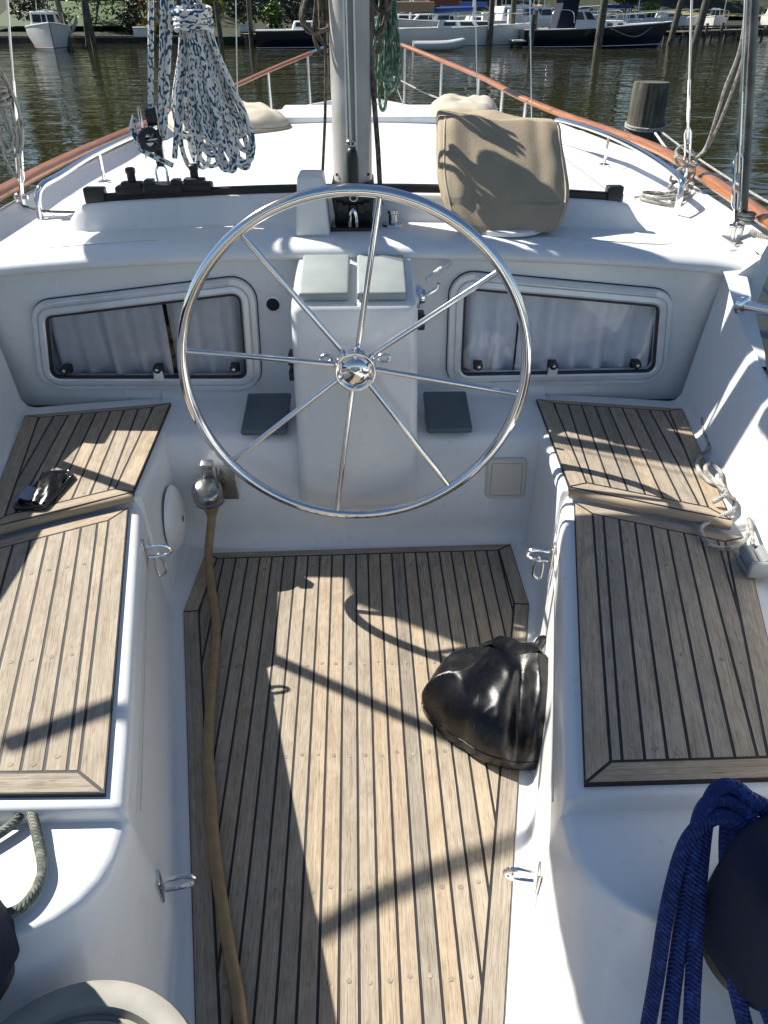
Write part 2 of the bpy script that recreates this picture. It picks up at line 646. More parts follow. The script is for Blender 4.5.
def teak_panel(name, parent, outline, bws, d, spacing, org, zf, thick=0.012, gap=0.0064, plugs=(), skirt=0.03, plug_r=0.0055, breaks=()):
    """one laid-teak panel: black caulking slab, mitred border boards and straight planks"""
    mb = MB()
    poly = [V(p) for p in outline]
    n = len(poly)
    mb.mi = 1
    a = [mb.v((p.x, p.y, zf(p.x, p.y) - skirt)) for p in poly]
    b = [mb.v((p.x, p.y, zf(p.x, p.y) + thick - 0.0012)) for p in poly]
    mb.f(b)
    for i in range(n):
        mb.f([a[i], a[(i + 1) % n], b[(i + 1) % n], b[i]])
    mb.mi = 0
    edge = inset(poly, [0.002] * n)
    inner = inset(poly, bws)

    def board(pg, dd, bid):
        pr = V((-dd.y, dd.x))
        c = [mb.v((p.x, p.y, zf(p.x, p.y) + thick), (p.dot(dd), p.dot(pr), bid)) for p in pg]
        e = [mb.v((p.x, p.y, zf(p.x, p.y) + thick - 0.004), (p.dot(dd), p.dot(pr), bid)) for p in pg]
        mb.f(c)
        for i in range(len(pg)):
            j = (i + 1) % len(pg)
            mb.f([e[i], e[j], c[j], c[i]])

    bid = rnd.random() * 100
    for i in range(n):
        j = (i + 1) % n
        if bws[i] <= 0.003:
            continue
        q = [edge[i], edge[j], inner[j], inner[i]]
        q = inset(q, [0, gap / 2, 0.0, gap / 2])
        board(q, (poly[j] - poly[i]).normalized(), bid + i * 1.37)
    core = inset(inner, [gap] * n)
    d = V(d).normalized()
    pr = V((-d.y, d.x))
    ks = [(p - V(org)).dot(pr) for p in core]
    k0, k1 = math.floor(min(ks) / spacing), math.ceil(max(ks) / spacing)
    for k in range(k0, k1):
        pg = clip(core, V(org) + pr * (k * spacing + gap / 2), pr)
        if len(pg) > 2:
            pg = clip(pg, V(org) + pr * ((k + 1) * spacing - gap / 2), -pr)
        if len(pg) > 2:
            board(pg, d, bid + 20 + k * 1.37)
            mb.mi = 2
            for (row, frac) in plugs:
                c = V(org) + pr * ((k + frac) * spacing) + d * (row + rnd.uniform(-0.006, 0.006))
                if all((c - V(core[i])).dot(V((-(core[(i + 1) % n] - core[i]).y, (core[(i + 1) % n] - core[i]).x)).normalized()) > 0.009 for i in range(n)):
                    z = zf(c.x, c.y) + thick
                    mb.lathe([(plug_r, -0.001), (plug_r, 0.0008), (0, 0.0008)], (c.x, c.y, z), n=10)
            mb.mi = 0
    return mb.build(name, [TEAK, CAULK, PLUG], parent, smooth=30)

# ================================================================== THE BOAT
boat = thing('sailboat', (0, 2.4, 0), 'white sailing yacht with teak cockpit and varnished rail whose cockpit we stand in', 'sailboat')


def zd(x):
    return 1.0 - 0.045 * (x / 1.1) ** 2


def zs_sole(y):
    return -0.07 + 0.05 * y


RL = [(-2.0, -1.0, 0.5), (1.0, -1.10, 0.5), (2.0, -1.20, 0.5), (2.30, -1.25, 0.5), (2.36, -1.305, 1.015), (2.96, -1.309, 1.02), (3.5, -1.317, 1.02), (4.16, -1.295, 1.02), (5.0, -1.24, 1.02),
      (5.8, -1.14, 1.045), (6.5, -1.0, 1.075), (7.3, -0.72, 1.165), (7.9, -0.443, 1.247)]
RR = [(-2.0, 1.0, 0.5), (1.0, 1.10, 0.5), (2.0, 1.20, 0.5), (2.30, 1.25, 0.5), (2.36, 1.345, 1.015), (3.03, 1.41, 1.02), (4.0, 1.47, 1.02), (5.29, 1.33, 1.02),
      (5.9, 1.13, 1.075), (6.5, 0.945, 1.15), (7.3, 0.66, 1.235), (7.9, 0.40, 1.31)]


def xl(y):
    return interp(RL, y)[0]


def xr(y):
    return interp(RR, y)[0]


# hull sides
mb = MB()
ys = [-2.0, -0.5, 1.0, 2.28, 2.30, 2.36, 2.9, 3.5, 4.2, 5.0, 5.4, 6.0, 6.6, 7.2, 7.9, 8.3, 8.6]
for side in (-1, 1):
    rows = []
    for y in ys:
        if y <= 7.9:
            x = xl(y) if side < 0 else xr(y)
        else:
            x = (-0.443 if side < 0 else 0.40) * (8.7 - y) / 0.8
        xo_ = x
        if y == 2.36:
            xo_ = side * 1.23
        top = (0.45 if y < 2.31 else 0.985) if y < 5.2 else 0.86
        rows.append([(x - side * 0.05, y, top - 0.03), (x - side * 0.04, y, top), (x, y, top), (xo_ * 1.005, y, top - (0.09 if y == 2.36 else 0.15)), (xo_ * 0.99, y, 0.3), (xo_ * 0.93, y, -0.1), (xo_ * 0.8, y, -0.5)])
    mb.grid(rows)
mb.build('hull', GEL, boat)

# side decks and dashboard with the rolled aft lip (one moulded sheet)
mb = MB()
prof = [(2.67, 0), (2.58, 0), (2.50, -0.001), (2.45, -0.005), (2.415, -0.012), (2.392, -0.023), (2.380, -0.036), (2.378, -0.047), (2.384, -0.056), (2.398, -0.061), (2.425, -0.062)]
fy = [5.25, 5.0, 4.6, 4.2, 3.8, 3.4, 3.0, 2.85]
rows = []
for y, dz in [(5.34, -0.25), (5.34, -0.04), (5.31, -0.01)] + [(y, 0) for y in fy] + prof:
    r = []
    for k in range(33):
        t = k / 32
        yy = y
        x0, x1 = xl(max(y, 2.37)) + 0.03, xr(max(y, 2.37)) - 0.03
        x = lerp(x0, x1, t)
        z = zd(x) + dz
        if k in (0, 32):
            z = max(z, 0.99) if y > 2.44 else z
        if k in (1, 31):
            z -= 0.004
        r.append((x, yy, z))
    rows.append(r)
mb.grid(rows)
mb.build('deck', DECKM, boat, smooth=60)

# foredeck
mb = MB()
rows = []
for y in (5.32, 6.0, 6.6, 7.2, 7.9, 8.5):
    a, b = (xl(y), xr(y)) if y <= 7.9 else (-0.12, 0.12)
    rows.append([(lerp(a, b, k / 8), y, 0.80) for k in range(9)])
mb.grid(rows)
mb.build('foredeck', DECKM, boat)

# raised coach roof with the sloping aft ridge that carries the traveller
mb = MB()
rows = []
ysr = [2.625, 2.632, 2.64, 2.655, 2.665, 2.672, 2.68, 2.70, 2.75, 2.85, 3.0, 3.2, 3.5, 3.8, 4.1, 4.4, 4.6, 4.8, 5.0, 5.12, 5.2, 5.24, 5.26]
for y in ysr:
    hw = 1.02 if y < 4.3 else 1.02 - 0.30 * ((y - 4.3) / 0.96) ** 2.2
    aft = smooth01((y - 2.628) / 0.045)
    fro = smooth01((5.26 - y) / 0.12)
    r = []
    for k in range(41):
        s = -1 + 2 * k / 40
        s = math.copysign(abs(s) ** 0.8, s)
        x = s * hw + 0.012
        e = smooth01((1 - abs(s)) / 0.10)
        yk = y + 0.10 * (0 if y < 4.5 else (y - 4.5) / 0.76) * (1 - (abs(s)) ** 2)
        r.append((x, yk, zd(x) - 0.004 + 0.088 * aft * fro * e + 0.012 * (1 - s * s) * smooth01((y - 2.7) / 0.8) * fro))
    rows.append(r)
mb.grid(rows)
mb.build('coach_roof', DECKM, boat, smooth=50)

# low foredeck hatch plate
mb = MB()
mb.box((0.03, 4.72, zd(0) + 0.102), (0.92, 0.58, 0.045), bevel=0.012)
mb.build('roof_hatch', DECKM, boat)

# bulkhead with two window openings
WIN = {}


def round_poly(pts, r, seg=6):
    out = []
    n = len(pts)
    for i in range(n):
        p = V(pts[i])
        a = (V(pts[i - 1]) - p).normalized()
        b = (V(pts[(i + 1) % n]) - p).normalized()
        ang = a.angle(b)
        dd = r / math.tan(ang / 2)
        c = p + (a + b).normalized() * (r / math.sin(ang / 2))
        s0, s1 = p + a * dd, p + b * dd
        a0 = math.atan2(*(s0 - c).yx)
        a1 = math.atan2(*(s1 - c).yx)
        da = (a1 - a0 + math.pi) % (2 * math.pi) - math.pi
        for k in range(seg + 1):
            t = a0 + da * k / seg
            out.append(V((c.x + r * math.cos(t), c.y + r * math.sin(t))))
    return out


YB = 2.42
mb = MB()
top = [(-1.29 + 2.58 * k / 24, zd(-1.29 + 2.58 * k / 24) - 0.055) for k in range(25)]
loops = [[V(p) for p in [(-1.29, 0.43), (1.29, 0.43)] + top[::-1]]]
for s in (-1, 1):
    c = [(0.325, 0.492), (1.105, 0.50), (1.062, 0.828), (0.318, 0.900)]
    if s < 0:
        c = [(-1.10, 0.497), (-0.325, 0.49), (-0.312, 0.89), (-1.05, 0.806)]
    WIN[s] = round_poly(c, 0.075, 7)
    loops.append(inset(WIN[s], [0.018] * len(WIN[s])))
for lp in loops:
    vs = [mb.v((p.x, YB, p.y)) for p in lp]
    for i in range(len(vs)):
        mb.bm.edges.new((vs[i], vs[(i + 1) % len(vs)]))
bmesh.ops.triangle_fill(mb.bm, edges=mb.bm.edges[:], use_beauty=True, normal=(0, -1, 0))
mb.build('bulkhead', GEL, boat, smooth=0)

# well front wall with its ledge, up to the bulkhead
mb = MB()
prof = [(2.421, 0.52), (2.419, 0.475), (2.405, 0.459), (2.38, 0.453), (2.172, 0.446), (2.148, 0.438), (2.134, 0.42), (2.124, 0.10), (2.112, 0.055), (2.085, 0.022), (1.9, 0.010)]
mb.grid([[(-0.68 + 1.36 * k / 12, y, z) for k in range(13)] for y, z in prof])
mb.build('well_wall', GEL, boat, smooth=60)

# cockpit sides: well side, bench, coaming, lofted front to back, mirrored
ST = [  # y0, slant, xi, zs, xo, xb, yb
    (2.43, .15, .635, .452, 1.145, .615, 2.43), (2.34, .15, .635, .452, 1.14, .612, 2.34), (2.30, .17, .635, .452, 1.133, .61, 2.30), (2.285, .175, .635, .452, 1.131, .61, 2.285), (2.272, .18, .635, .452, 1.13, .61, 2.272), (2.262, .185, .635, .452, 1.129, .61, 2.262), (2.25, .19, .635, .452, 1.128, .61, 2.25), (2.22, .21, .634, .452, 1.122, .608, 2.22), (2.18, .22, .634, .452, 1.117, .608, 2.18), (2.14, .24, .634, .452, 1.11, .606, 2.14),
    (2.10, .26, .633, .452, 1.10, .605, 2.10), (2.0, .32, .632, .452, 1.09, .602, 2.0), (1.82, .40, .630, .452, 1.074, .597, 1.82), (1.800, .42, .629, .451, 1.076, .596, 1.80),
    (1.790, .42, .626, .447, 1.079, .595, 1.79), (1.786, .42, .618, .438, 1.081, .594, 1.785), (1.784, .42, .611, .428, 1.083, .592, 1.78), (1.778, .42, .607, .421, 1.085, .591, 1.775), (1.77, .42, .604, .420, 1.085, .588, 1.77),
    (1.5, .24, .545, .420, 1.055, .532, 1.5), (1.2, .10, .480, .420, .985, .468, 1.2), (.95, .02, .425, .420, .90, .417, .96), (.820, 0, .399, .420, .865, .395, .86),
    (.812, 0, .397, .4185, .863, .392, .855), (.807, 0, .396, .412, .862, .390, .85), (.805, 0, .3955, .388, .861, .389, .846), (.803, 0, .395, .3815, .86, .388, .84), (.798, 0, .395, .380, .859, .386, .83),
    (.74, 0, .398, .380, .85, .378, .76), (.70, 0, .408, .380, .845, .368, .68), (.665, 0, .428, .380, .84, .358, .60), (.635, 0, .458, .380, .83, .348, .52), (.612, 0, .497, .380, .83, .338, .44),
    (.595, 0, .545, .380, .83, .328, .36), (.583, 0, .60, .380, .83, .318, .28), (.575, 0, .66, .380, .83, .308, .20), (.570, 0, .70, .380, .83, .30, .10), (.567, 0, .73, .380, .83, .29, .0), (.565, 0, .745, .380, .83, .28, -.3)]
ZT = [(0.5, .715), (2.02, .715), (2.06, .722), (2.10, .74), (2.43, .925)]
CW = [(0.5, .20), (1.9, .17), (2.1, .09), (2.2, .06), (2.4, .05)]
CO = [(0.5, 1.0), (1.9, 1.0), (2.43, 1.45)]


def side_section(st, s):
    y0, sl, xi, zs, xo, xb, yb = st
    if s < 0:
        xo -= 0.045 * smooth01((2.35 - y0) / 0.35)
    if y0 > 1.792:
        xi -= 0.022
    zf = zs_sole(yb) - 0.004
    zt = interp(ZT, y0)[0]
    out = []

    def add(x, z, y):
        out.append((s * x, y, z))
    add(xb - 0.14, zf, yb)
    add(xb - 0.035, zf, yb)
    add(xb - 0.018, zf + 0.004, yb)
    add(xb - 0.006, zf + 0.014, yb)
    add(xb, zf + 0.035, yb)
    sx, sz = xi - 0.001, zs - 0.03
    for t in (0.2, 0.4, 0.6, 0.8):
        bow = 0.05 * (abs(yb - y0) / 0.3) * 4 * t * (1 - t)
        add(lerp(xb, sx, t), lerp(zf + 0.035, sz, t) - min(bow, 0.05), lerp(yb, y0, t))
    add(sx, sz, y0)
    add(xi + 0.003, zs - 0.014, y0)
    add(xi + 0.011, zs - 0.004, y0)
    add(xi + 0.026, zs, y0)

    def ys_(x):
        return y0 - sl * max(0, x - 0.66)
    for t in (0.3, 0.6):
        x = lerp(xi + 0.026, xo - 0.035, t)
        add(x, zs, ys_(x))
    yo = ys_(xo)
    add(xo - 0.035, zs, yo)
    add(xo - 0.012, zs + 0.006, yo)
    add(xo + 0.004, zs + 0.03, yo)
    co = interp(CO, y0)[0]
    yo = y0 - sl * max(0, xo - 0.66) * min(1, max(0, (2.43 - y0) / 0.3))
    add(xo + 0.055 * co, zt - 0.035, yo)
    add(xo + 0.066 * co, zt - 0.012, yo)
    add(xo + 0.088 * co, zt, yo)
    cw = interp(CW, y0)[0]
    add(xo + cw, zt, yo)
    add(xo + cw + 0.02, zt - 0.010, yo)
    add(xo + cw + 0.03, zt - 0.04, yo)
    add(xo + cw + 0.035, 0.30, yo)
    return out


mb = MB()
for s in (-1, 1):
    mb.grid([side_section(st, s) for st in ST])
mb.build('cockpit_moulding', GEL, boat, smooth=55)
mb = MB()
mb.grid([[(x, y, zs_sole(y) - 0.006) for x in (-0.62, 0.62)] for y in (-1.2, 2.12)])
mb.build('well_floor', GEL, boat)
mb = MB()
for s in (-1, 1):
    rows = []
    for y in (-2.0, 0.0, 1.0, 2.30):
        xo = interp([(0, .70), (.8, .84), (1.77, 1.08), (2.4, 1.14)], y)[0]
        rows.append([(s * (xo + .1), y, 0.40), (s * (1.0 + 0.1 * max(0, y)), y, 0.40)])
    mb.grid(rows)
mb.build('side_ledge', DECKM, boat)

# moulded panel joints on the dashboard and side deck
for pts in ([(0.62, 2.475), (1.02, 2.48), (1.06, 2.58)], [(1.06, 2.58), (1.13, 2.80), (1.12, 3.2), (1.06, 3.9)], [(-1.06, 2.58), (-1.13, 2.80), (-1.12, 3.2), (-1.06, 3.9)], [(-0.62, 2.475), (-1.02, 2.48), (-1.06, 2.58)]):
    mb = MB()
    mb.tube([(p.x, p.y, zd(p.x) - 0.0012 - (0.001 if p.y < 2.5 else 0)) for p in spline([(x, y, 0) for x, y in pts], 8)], 0.0022, 6)
    mb.build('deck_seam', CREAM, boat)

# thin fairing seam along each bench side
for s in (-1, 1):
    mb = MB()
    pts = [(s * lerp(.592, .398, t) - s * 0.0015, lerp(1.74, .86, t), lerp(.33, .33, t)) for t in [k / 10 for k in range(11)]]
    mb.tube(pts, 0.0016, 5)
    mb.build('bench_seam', CREAM, boat)

# varnished cap rail, bow part carried on stanchions
for tab, nm in ((RL, 0), (RR, 1)):
    pts = spline([(x, y, z + 0.012) for (y, x, z) in tab if y >= 2.36], 6)
    mb = MB()
    mb.tube(pts, [0.034 if p.y < 5 else lerp(0.034, 0.027, min(1, (p.y - 5) / 1.5)) for p in pts], 10, flat=0.62)
    mb.build('cap_rail', VARN, boat, smooth=60)
mb = MB()
mb.tube(spline([(-0.443, 7.88, 1.262), (-0.3, 8.2, 1.30), (-0.02, 8.55, 1.33), (0.25, 8.2, 1.33), (0.40, 7.88, 1.325)], 6), 0.014, 8)
mb.build('bow_rail', CHROME, boat)
for tab, ylist in ((RL, (5.75, 6.5, 7.2, 7.86)), (RR, (5.8, 6.15, 6.55, 7.2, 7.86))):
    for y in ylist:
        x, z = interp(tab, y)
        mb = MB()
        mb.tube([(x * 1.0, y, 0.80), (x, y, z)], 0.0125, 8)
        mb.build('stanchion', STEEL, boat)

# stainless grab rails on the side decks
for s, sx in ((-1, -1), (1, 1)):
    if s < 0:
        pts = [(-1.165, 2.93, 0.96), (-1.163, 2.935, 1.03), (-1.15, 2.97, 1.075), (-1.125, 3.1, 1.09), (-1.12, 3.6, 1.10), (-1.07, 4.3, 1.10), (-1.0, 4.75, 1.09), (-0.985, 4.8, 1.0)]
    else:
        pts = [(1.245, 2.98, 0.96), (1.245, 2.985, 1.05), (1.25, 3.05, 1.085), (1.262, 3.5, 1.10), (1.255, 4.05, 1.10), (1.19, 4.5, 1.10), (1.13, 4.72, 1.09), (1.12, 4.78, 1.0)]
    mb = MB()
    mb.tube(spline([(a_, b_, c_ - 0.02) for a_, b_, c_ in pts], 6), 0.0125, 10)
    o = mb.build('grab_rail', CHROME, boat)
    mid = pts[4]
    mb = MB()
    mb.tube([(mid[0], mid[1], 0.95), (mid[0], mid[1], 1.075)], 0.007, 8)
    mb.lathe([(0.03, 0), (0.03, 0.006), (0.014, 0.012), (0.0, 0.012)], (mid[0], mid[1], zd(mid[0])), n=16)
    mb.build('post', CHROME, o)

# windows
for s in (-1, 1):
    ol = WIN[s]
    n = len(ol)

    def loop(d, y):
        return [(p.x, y, p.y) for p in inset(ol, [d] * n)]
    mb = MB()
    mb.grid([loop(0.0, 2.421), loop(0.0, 2.404), loop(0.004, 2.399), loop(0.018, 2.397), loop(0.020, 2.403), loop(0.023, 2.403), loop(0.025, 2.393), loop(0.040, 2.390), loop(0.046, 2.393), loop(0.048, 2.408), loop(0.05, 2.43)], close_v=True)
    # drip rail
    q = sorted(inset(ol, [0.012] * n), key=lambda p: p.x)
    tops = [p for p in q if p.y > 0.70]
    a, b = tops[0], tops[-1]
    a = max([p for p in tops if abs(p.x) > 0.9], key=lambda p: p.y)
    b = max([p for p in tops if abs(p.x) < 0.45], key=lambda p: p.y)
    mb.tube([(a.x, 2.396, a.y + 0.001), (b.x, 2.396, b.y + 0.001)], 0.006, 8)
    fr = mb.build('window', ALU, boat, smooth=35)
    mb = MB()
    mb.grid([loop(-0.003, 2.4215), loop(-0.003, 2.417), loop(0.0005, 2.415)], close_v=True)
    mb.grid([loop(0.0475, 2.396), loop(0.047, 2.392), loop(0.054, 2.392), loop(0.055, 2.404)], close_v=True)
    mb.build('gasket', RUBBER, fr)
    mb = MB()
    gl = inset(ol, [0.049] * n)
    mb.f([mb.v((p.x, 2.404, p.y)) for p in gl])
    mb.build('pane', PANE, fr, smooth=0)
    # two curtain halves hanging behind the pane
    x0, x1 = min(p.x for p in ol) + 0.03, max(p.x for p in ol) - 0.03
    split = lerp(x0, x1, 0.60 if s < 0 else 0.30)
    for (ca, cb) in ((x0, split - 0.008), (split + 0.004, x1)):
        mb = MB()
        rows = []
        ph = rnd.random() * 6
        for j in range(13):
            z = lerp(0.46, 0.92, j / 12)
            row = []
            for i in range(61):
                t = i / 60
                x = lerp(ca, cb, t) + (0.012 * (1 - j / 12) * (1 if ca == x0 else -1) * t)
                w = math.sin(t * (cb - ca) * 70 + ph + 0.8 * math.sin(j * 0.25)) + 0.5 * math.sin(t * (cb - ca) * 41 + 2 * ph + j * 0.12)
                row.append((x, 2.450 + 0.024 * w * (0.7 + 0.3 * math.cos(j * 0.3)), z))
            rows.append(row)
        mb.grid(rows)
        mb.build('curtain', FABRIC, fr, smooth=80)
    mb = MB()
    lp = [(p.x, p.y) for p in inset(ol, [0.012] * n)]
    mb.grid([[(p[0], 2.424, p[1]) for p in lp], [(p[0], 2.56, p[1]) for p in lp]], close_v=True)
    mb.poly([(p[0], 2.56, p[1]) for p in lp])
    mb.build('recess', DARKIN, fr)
    # latches
    zb = 0.492 + 0.075
    xs = [(-0.985, 0), (-0.672, 1), (-0.41, 0)] if s < 0 else [(0.43, 0), (0.69, 1), (0.98, 0)]
    for (lx, tab) in xs:
        mb = MB()
        mb.box((lx, 2.41, zb + 0.006), (0.03, 0.02, 0.03), bevel=0.004)
        mb.lathe([(0.0, 0.03), (0.014, 0.028), (0.016, 0.02), (0.012, 0.0)], (lx, 2.405, zb + 0.012), (0, -1, 0), 14)
        la = mb.build('latch', BLACK, fr)
        mb = MB()
        mb.lathe([(0.0, 0.036), (0.006, 0.034), (0.007, 0.028)], (lx, 2.405, zb + 0.012), (0, -1, 0), 10)
        mb.build('latch_pin', STEEL, la)
        if tab:
            mb = MB()
            mb.box((lx, 2.386, zb - 0.012), (0.038, 0.014, 0.042), bevel=0.006, taper=0.8)
            mb.build('latch_tab', BOATW, la)

# pedestal under the wheel with sloping instrument top
mb = MB()


def ped(z, yf, hw, r=0.03, slope=0.0, yb=2.44):
    pts = [(0.012 - hw, yb)]
    for k in range(7):
        t = math.pi + (math.pi / 2) * k / 6
        pts.append((0.012 - hw + r + r * math.cos(t), yf + r + r * math.sin(t)))
    for k in range(7):
        t = 1.5 * math.pi + (math.pi / 2) * k / 6
        pts.append((0.012 + hw - r + r * math.cos(t), yf + r + r * math.sin(t)))
    pts.append((0.012 + hw, yb))
    return [(x, y, z + (y - yf) * slope) for x, y in pts]


rows = [ped(0.165, 2.15, 0.15), ped(0.175, 2.115, 0.178), ped(0.195, 2.09, 0.19), ped(0.23, 2.078, 0.196), ped(0.45, 2.072, 0.193), ped(0.70, 2.074, 0.188), ped(0.875, 2.078, 0.184),
        ped(0.892, 2.083, 0.181, slope=0.16), ped(0.898, 2.095, 0.172, slope=0.175)]
vs = mb.grid(rows)
mb.f(vs[-1])
mb.f(vs[0][::-1])
pd = mb.build('pedestal', GEL, boat, smooth=50)
for cx in (-0.075, 0.092):
    mb = MB()
    rot = Matrix.Rotation(math.atan(0.175), 3, 'X')
    mb.box((cx, 2.225, 0.936), (0.145, 0.25, 0.028), rot, bevel=0.008)
    mb.build('instrument_cover', PADM, pd)

# small things moulded or bolted to the well: pads, lockers, vents
for cx in (-0.289, 0.311):
    mb = MB()
    rot = Matrix.Rotation(0.16, 3, 'X')
    mb.box((cx, 2.225, 0.486), (0.148, 0.215, 0.022), rot, bevel=0.007)
    mb.build('speaker_cover', SLATE, boat)
mb = MB()
hp = round_poly([(0.444, 0.205), (0.583, 0.203), (0.576, 0.362), (0.442, 0.362)], 0.02, 5)


def hatch_loop(d, y):
    return [(p.x, y, p.y) for p in inset(hp, [d] * len(hp))]


vs = mb.grid([hatch_loop(0, 2.130), hatch_loop(0.001, 2.121), hatch_loop(0.006, 2.117), hatch_loop(0.014, 2.117), hatch_loop(0.016, 2.121), hatch_loop(0.018, 2.117)], close_v=True)
mb.f(vs[-1])
mb.build('locker_door', CREAM, boat, smooth=30)
mb = MB()
rows = []
for j in range(7):
    t = j / 6 * math.pi / 2
    rows.append([(-0.598 + 0.034 * math.cos(t), 2.01 + 0.10 * math.cos(a) * (math.sin(t) * 0.9 + .1), 0.215 + 0.115 * math.sin(a) * (math.sin(t) * 0.9 + .1)) for a in [2 * math.pi * k / 24 for k in range(24)]])
mb.grid(rows, close_v=True)
mb.build('vent_hood', GEL, boat, smooth=60)
mb = MB()
mb.lathe([(0.03, 0.0), (0.03, 0.006), (0.022, 0.008), (0.022, -0.02)], (-0.262, 2.42, 0.79), (0, -1, 0), 20)
mb.build('vent_ring', GEL, boat)
mb = MB()
mb.lathe([(0.022, 0.004), (0.0, 0.004)], (-0.262, 2.42, 0.79), (0, -1, 0), 20)
mb.build('vent_hole', DARKIN, boat)
for z in (0.66, 0.71):
    mb = MB()
    mb.box((-0.185, 2.16, z), (0.02, 0.06, 0.032), bevel=0.003)
    mb.build('hinge', BLACK, pd)

# engine control on the starboard side of the pedestal, with its coiled lead
mb = MB()
mb.lathe([(0.0, 0.03), (0.02, 0.028), (0.024, 0.018), (0.036, 0.012), (0.036, 0.0)], (0.200, 2.24, 0.872), (1, -0.15, 0), 20)
mb.tube([(0.22, 2.23, 0.872), (0.26, 2.225, 0.90), (0.265, 2.222, 0.915)], 0.006, 8)
ec = mb.build('throttle', CHROME, pd)
mb = MB()
mb.box((0.212, 2.3, 0.775), (0.04, 0.06, 0.05), bevel=0.006)
mb.build('switch_box', BLACK, pd)
mb = MB()
mb.tube([(0.235 + 0.09 * t + 0.0, 2.30 + 0.1 * t + 0.009 * math.cos(t * 90), 0.90 + 0.035 * t + 0.009 * math.sin(t * 90)) for t in [k / 120 for k in range(121)]], 0.004, 6)
mb.build('coiled_lead', BOATW, pd)

# rail stub leaving the starboard coaming
mb = MB()
p0 = P(742, 305, x=1.185)
mb.tube([p0, p0 + V((0.10, -0.10, 0.005)), p0 + V((0.8, -1.4, 0.03))], 0.016, 12)
mb.lathe([(0.03, -0.004), (0.03, 0.008), (0.02, 0.016), (0.0, 0.016)], p0, (0.5, -0.85, 0), 20)
mb.build('side_rail', CHROME, boat)

# white vent pod left of the mast foot
mb = MB()
mb.box((-0.122, 2.525, 1.085), (0.112, 0.14, 0.18), taper=0.72, bevel=0.012)
mb.build('vent_pod', GEL, boat)
# deck fuel cap / cleat
mb = MB()
mb.lathe([(0.036, 0), (0.034, 0.006), (0.014, 0.010), (0.014, 0.035), (0.018, 0.038), (0.018, 0.048), (0, 0.048)], (0.138, 2.585, zd(0.13)), n=20)
mb.build('deck_fitting', STEEL, boat)

# ------------------------------------------------------------------ laid-teak sole and bench lids
sole = thing('sole_grating', (0, 1.2, 0), 'grey and tan laid teak floor panel with black seams in the cockpit well', 'teak floor')
ol = [(-0.168, 0.0), (0.160, 0.0), (0.556, 1.785), (0.545, 2.088), (-0.525, 2.062), (-0.546, 1.775)]
teak_panel('teak_planks', sole, ol, [0.045, 0.044, 0.044, 0.028, 0.044, 0.044], (-0.0125, 1.0), 0.0414, (0.0535, 1.0), lambda x, y: zs_sole(y) - 0.012,
           plugs=[(-0.105, 0.5), (0.24, 0.5), (0.55, 0.5), (0.98, 0.5), (-0.29, 0.5)])
for s in (-1, 1):
    nm = ('port', 'starboard')[s > 0]
    # aft (long) lid
    la = thing('bench_lid', (s * 0.7, 1.2, 0.42), 'long sunlit teak seat panel of the left bench, black case lying beyond its front edge' if s < 0 else
               'long shaded teak seat panel of the right bench, next to the grey clamp', 'teak seat', 'teak seats on the two cockpit benches')
    k_ = 0.045 if s < 0 else 0
    o_ = [(0.435, 0.828), (0.835 - k_, 0.832), (1.048 - k_, 1.572), (0.634, 1.752)]
    bw = [0.042, 0.048, 0.036, 0.046]
    if s < 0:
        o_ = [(-x, y) for x, y in o_][::-1]
        bw = [bw[2], bw[1], bw[0], bw[3]]
    teak_panel('teak_planks', la, o_, bw, (s * 0.225, 1.0), 0.0418, (s * 0.48, 0.9), lambda x, y: 0.4205, plugs=[(0.02, 0.5), (0.30, 0.5), (0.62, 0.5)], skirt=0.006)
    fo = thing('bench_lid', (s * 0.85, 2.05, 0.47), 'short front teak seat panel of the left bench, holding the black case' if s < 0 else
               'short front teak seat panel of the right bench with a bright strip of sun', 'teak seat', 'teak seats on the two cockpit benches')
    o_ = [(0.624, 1.785), (1.020 - k_, 1.610), (1.125 - k_ * 0.3, 2.275), (0.640, 2.362)]
    bw = [0.036, 0.045, 0.024, 0.05]
    mb = MB()
    pts = [(s * 0.624, 1.782, 0.448), (s * 0.83, 1.690, 0.448), (s * (1.022 - k_), 1.606, 0.448)]
    mb.tube(pts, 0.014, 12, flat=1.0, gid=3.3)
    mb.build('nosing', TEAK, fo, smooth=60)
    if s < 0:
        o_ = [(-x, y) for x, y in o_][::-1]
        bw = [bw[2], bw[1], bw[0], bw[3]]
    teak_panel('teak_planks', fo, o_, bw, (s * 0.085, 1.0), 0.0455, (s * 0.705, 1.9), lambda x, y: 0.4525, plugs=[(0.35, 0.5)], skirt=0.008)

# ================================================================== STEERING WHEEL
wc = V((0.0135, 1.98, 0.735))
R = 0.490
wheel = thing('steering_wheel', wc, 'large polished steel spoked wheel in front of the white pedestal', 'steering wheel')
mb = MB()
mb.tube([wc + V((R * math.cos(a), 0, R * math.sin(a))) for a in [2 * math.pi * k / 96 for k in range(96)]], 0.0155, 14, closed=True)
mb.build('rim', CHROME, wheel, smooth=70)
hc = V((0.0125, 2.0, 0.7405))
for k in range(8):
    a = math.radians(81.5 - 45 * k)
    d = V((math.cos(a), 0, math.sin(a)))
    mb = MB()
    mb.tube([hc + d * 0.045 + V((0, 0.014, 0)), wc + d * (R - 0.01)], [0.0092, 0.0082], 10)
    mb.build('spoke', CHROME, wheel)
mb = MB()
mb.lathe([(0.034, -0.09), (0.034, -0.035), (0.058, -0.03), (0.061, -0.02), (0.061, 0.008), (0.057, 0.014), (0.057, 0.020), (0.060, 0.024), (0.058, 0.030), (0.052, 0.031), (0.046, 0.026), (0.043, 0.024), (0.041, 0.028), (0.036, 0.034), (0.02, 0.038), (0.0, 0.039)], hc, (0, -1, 0), 40)
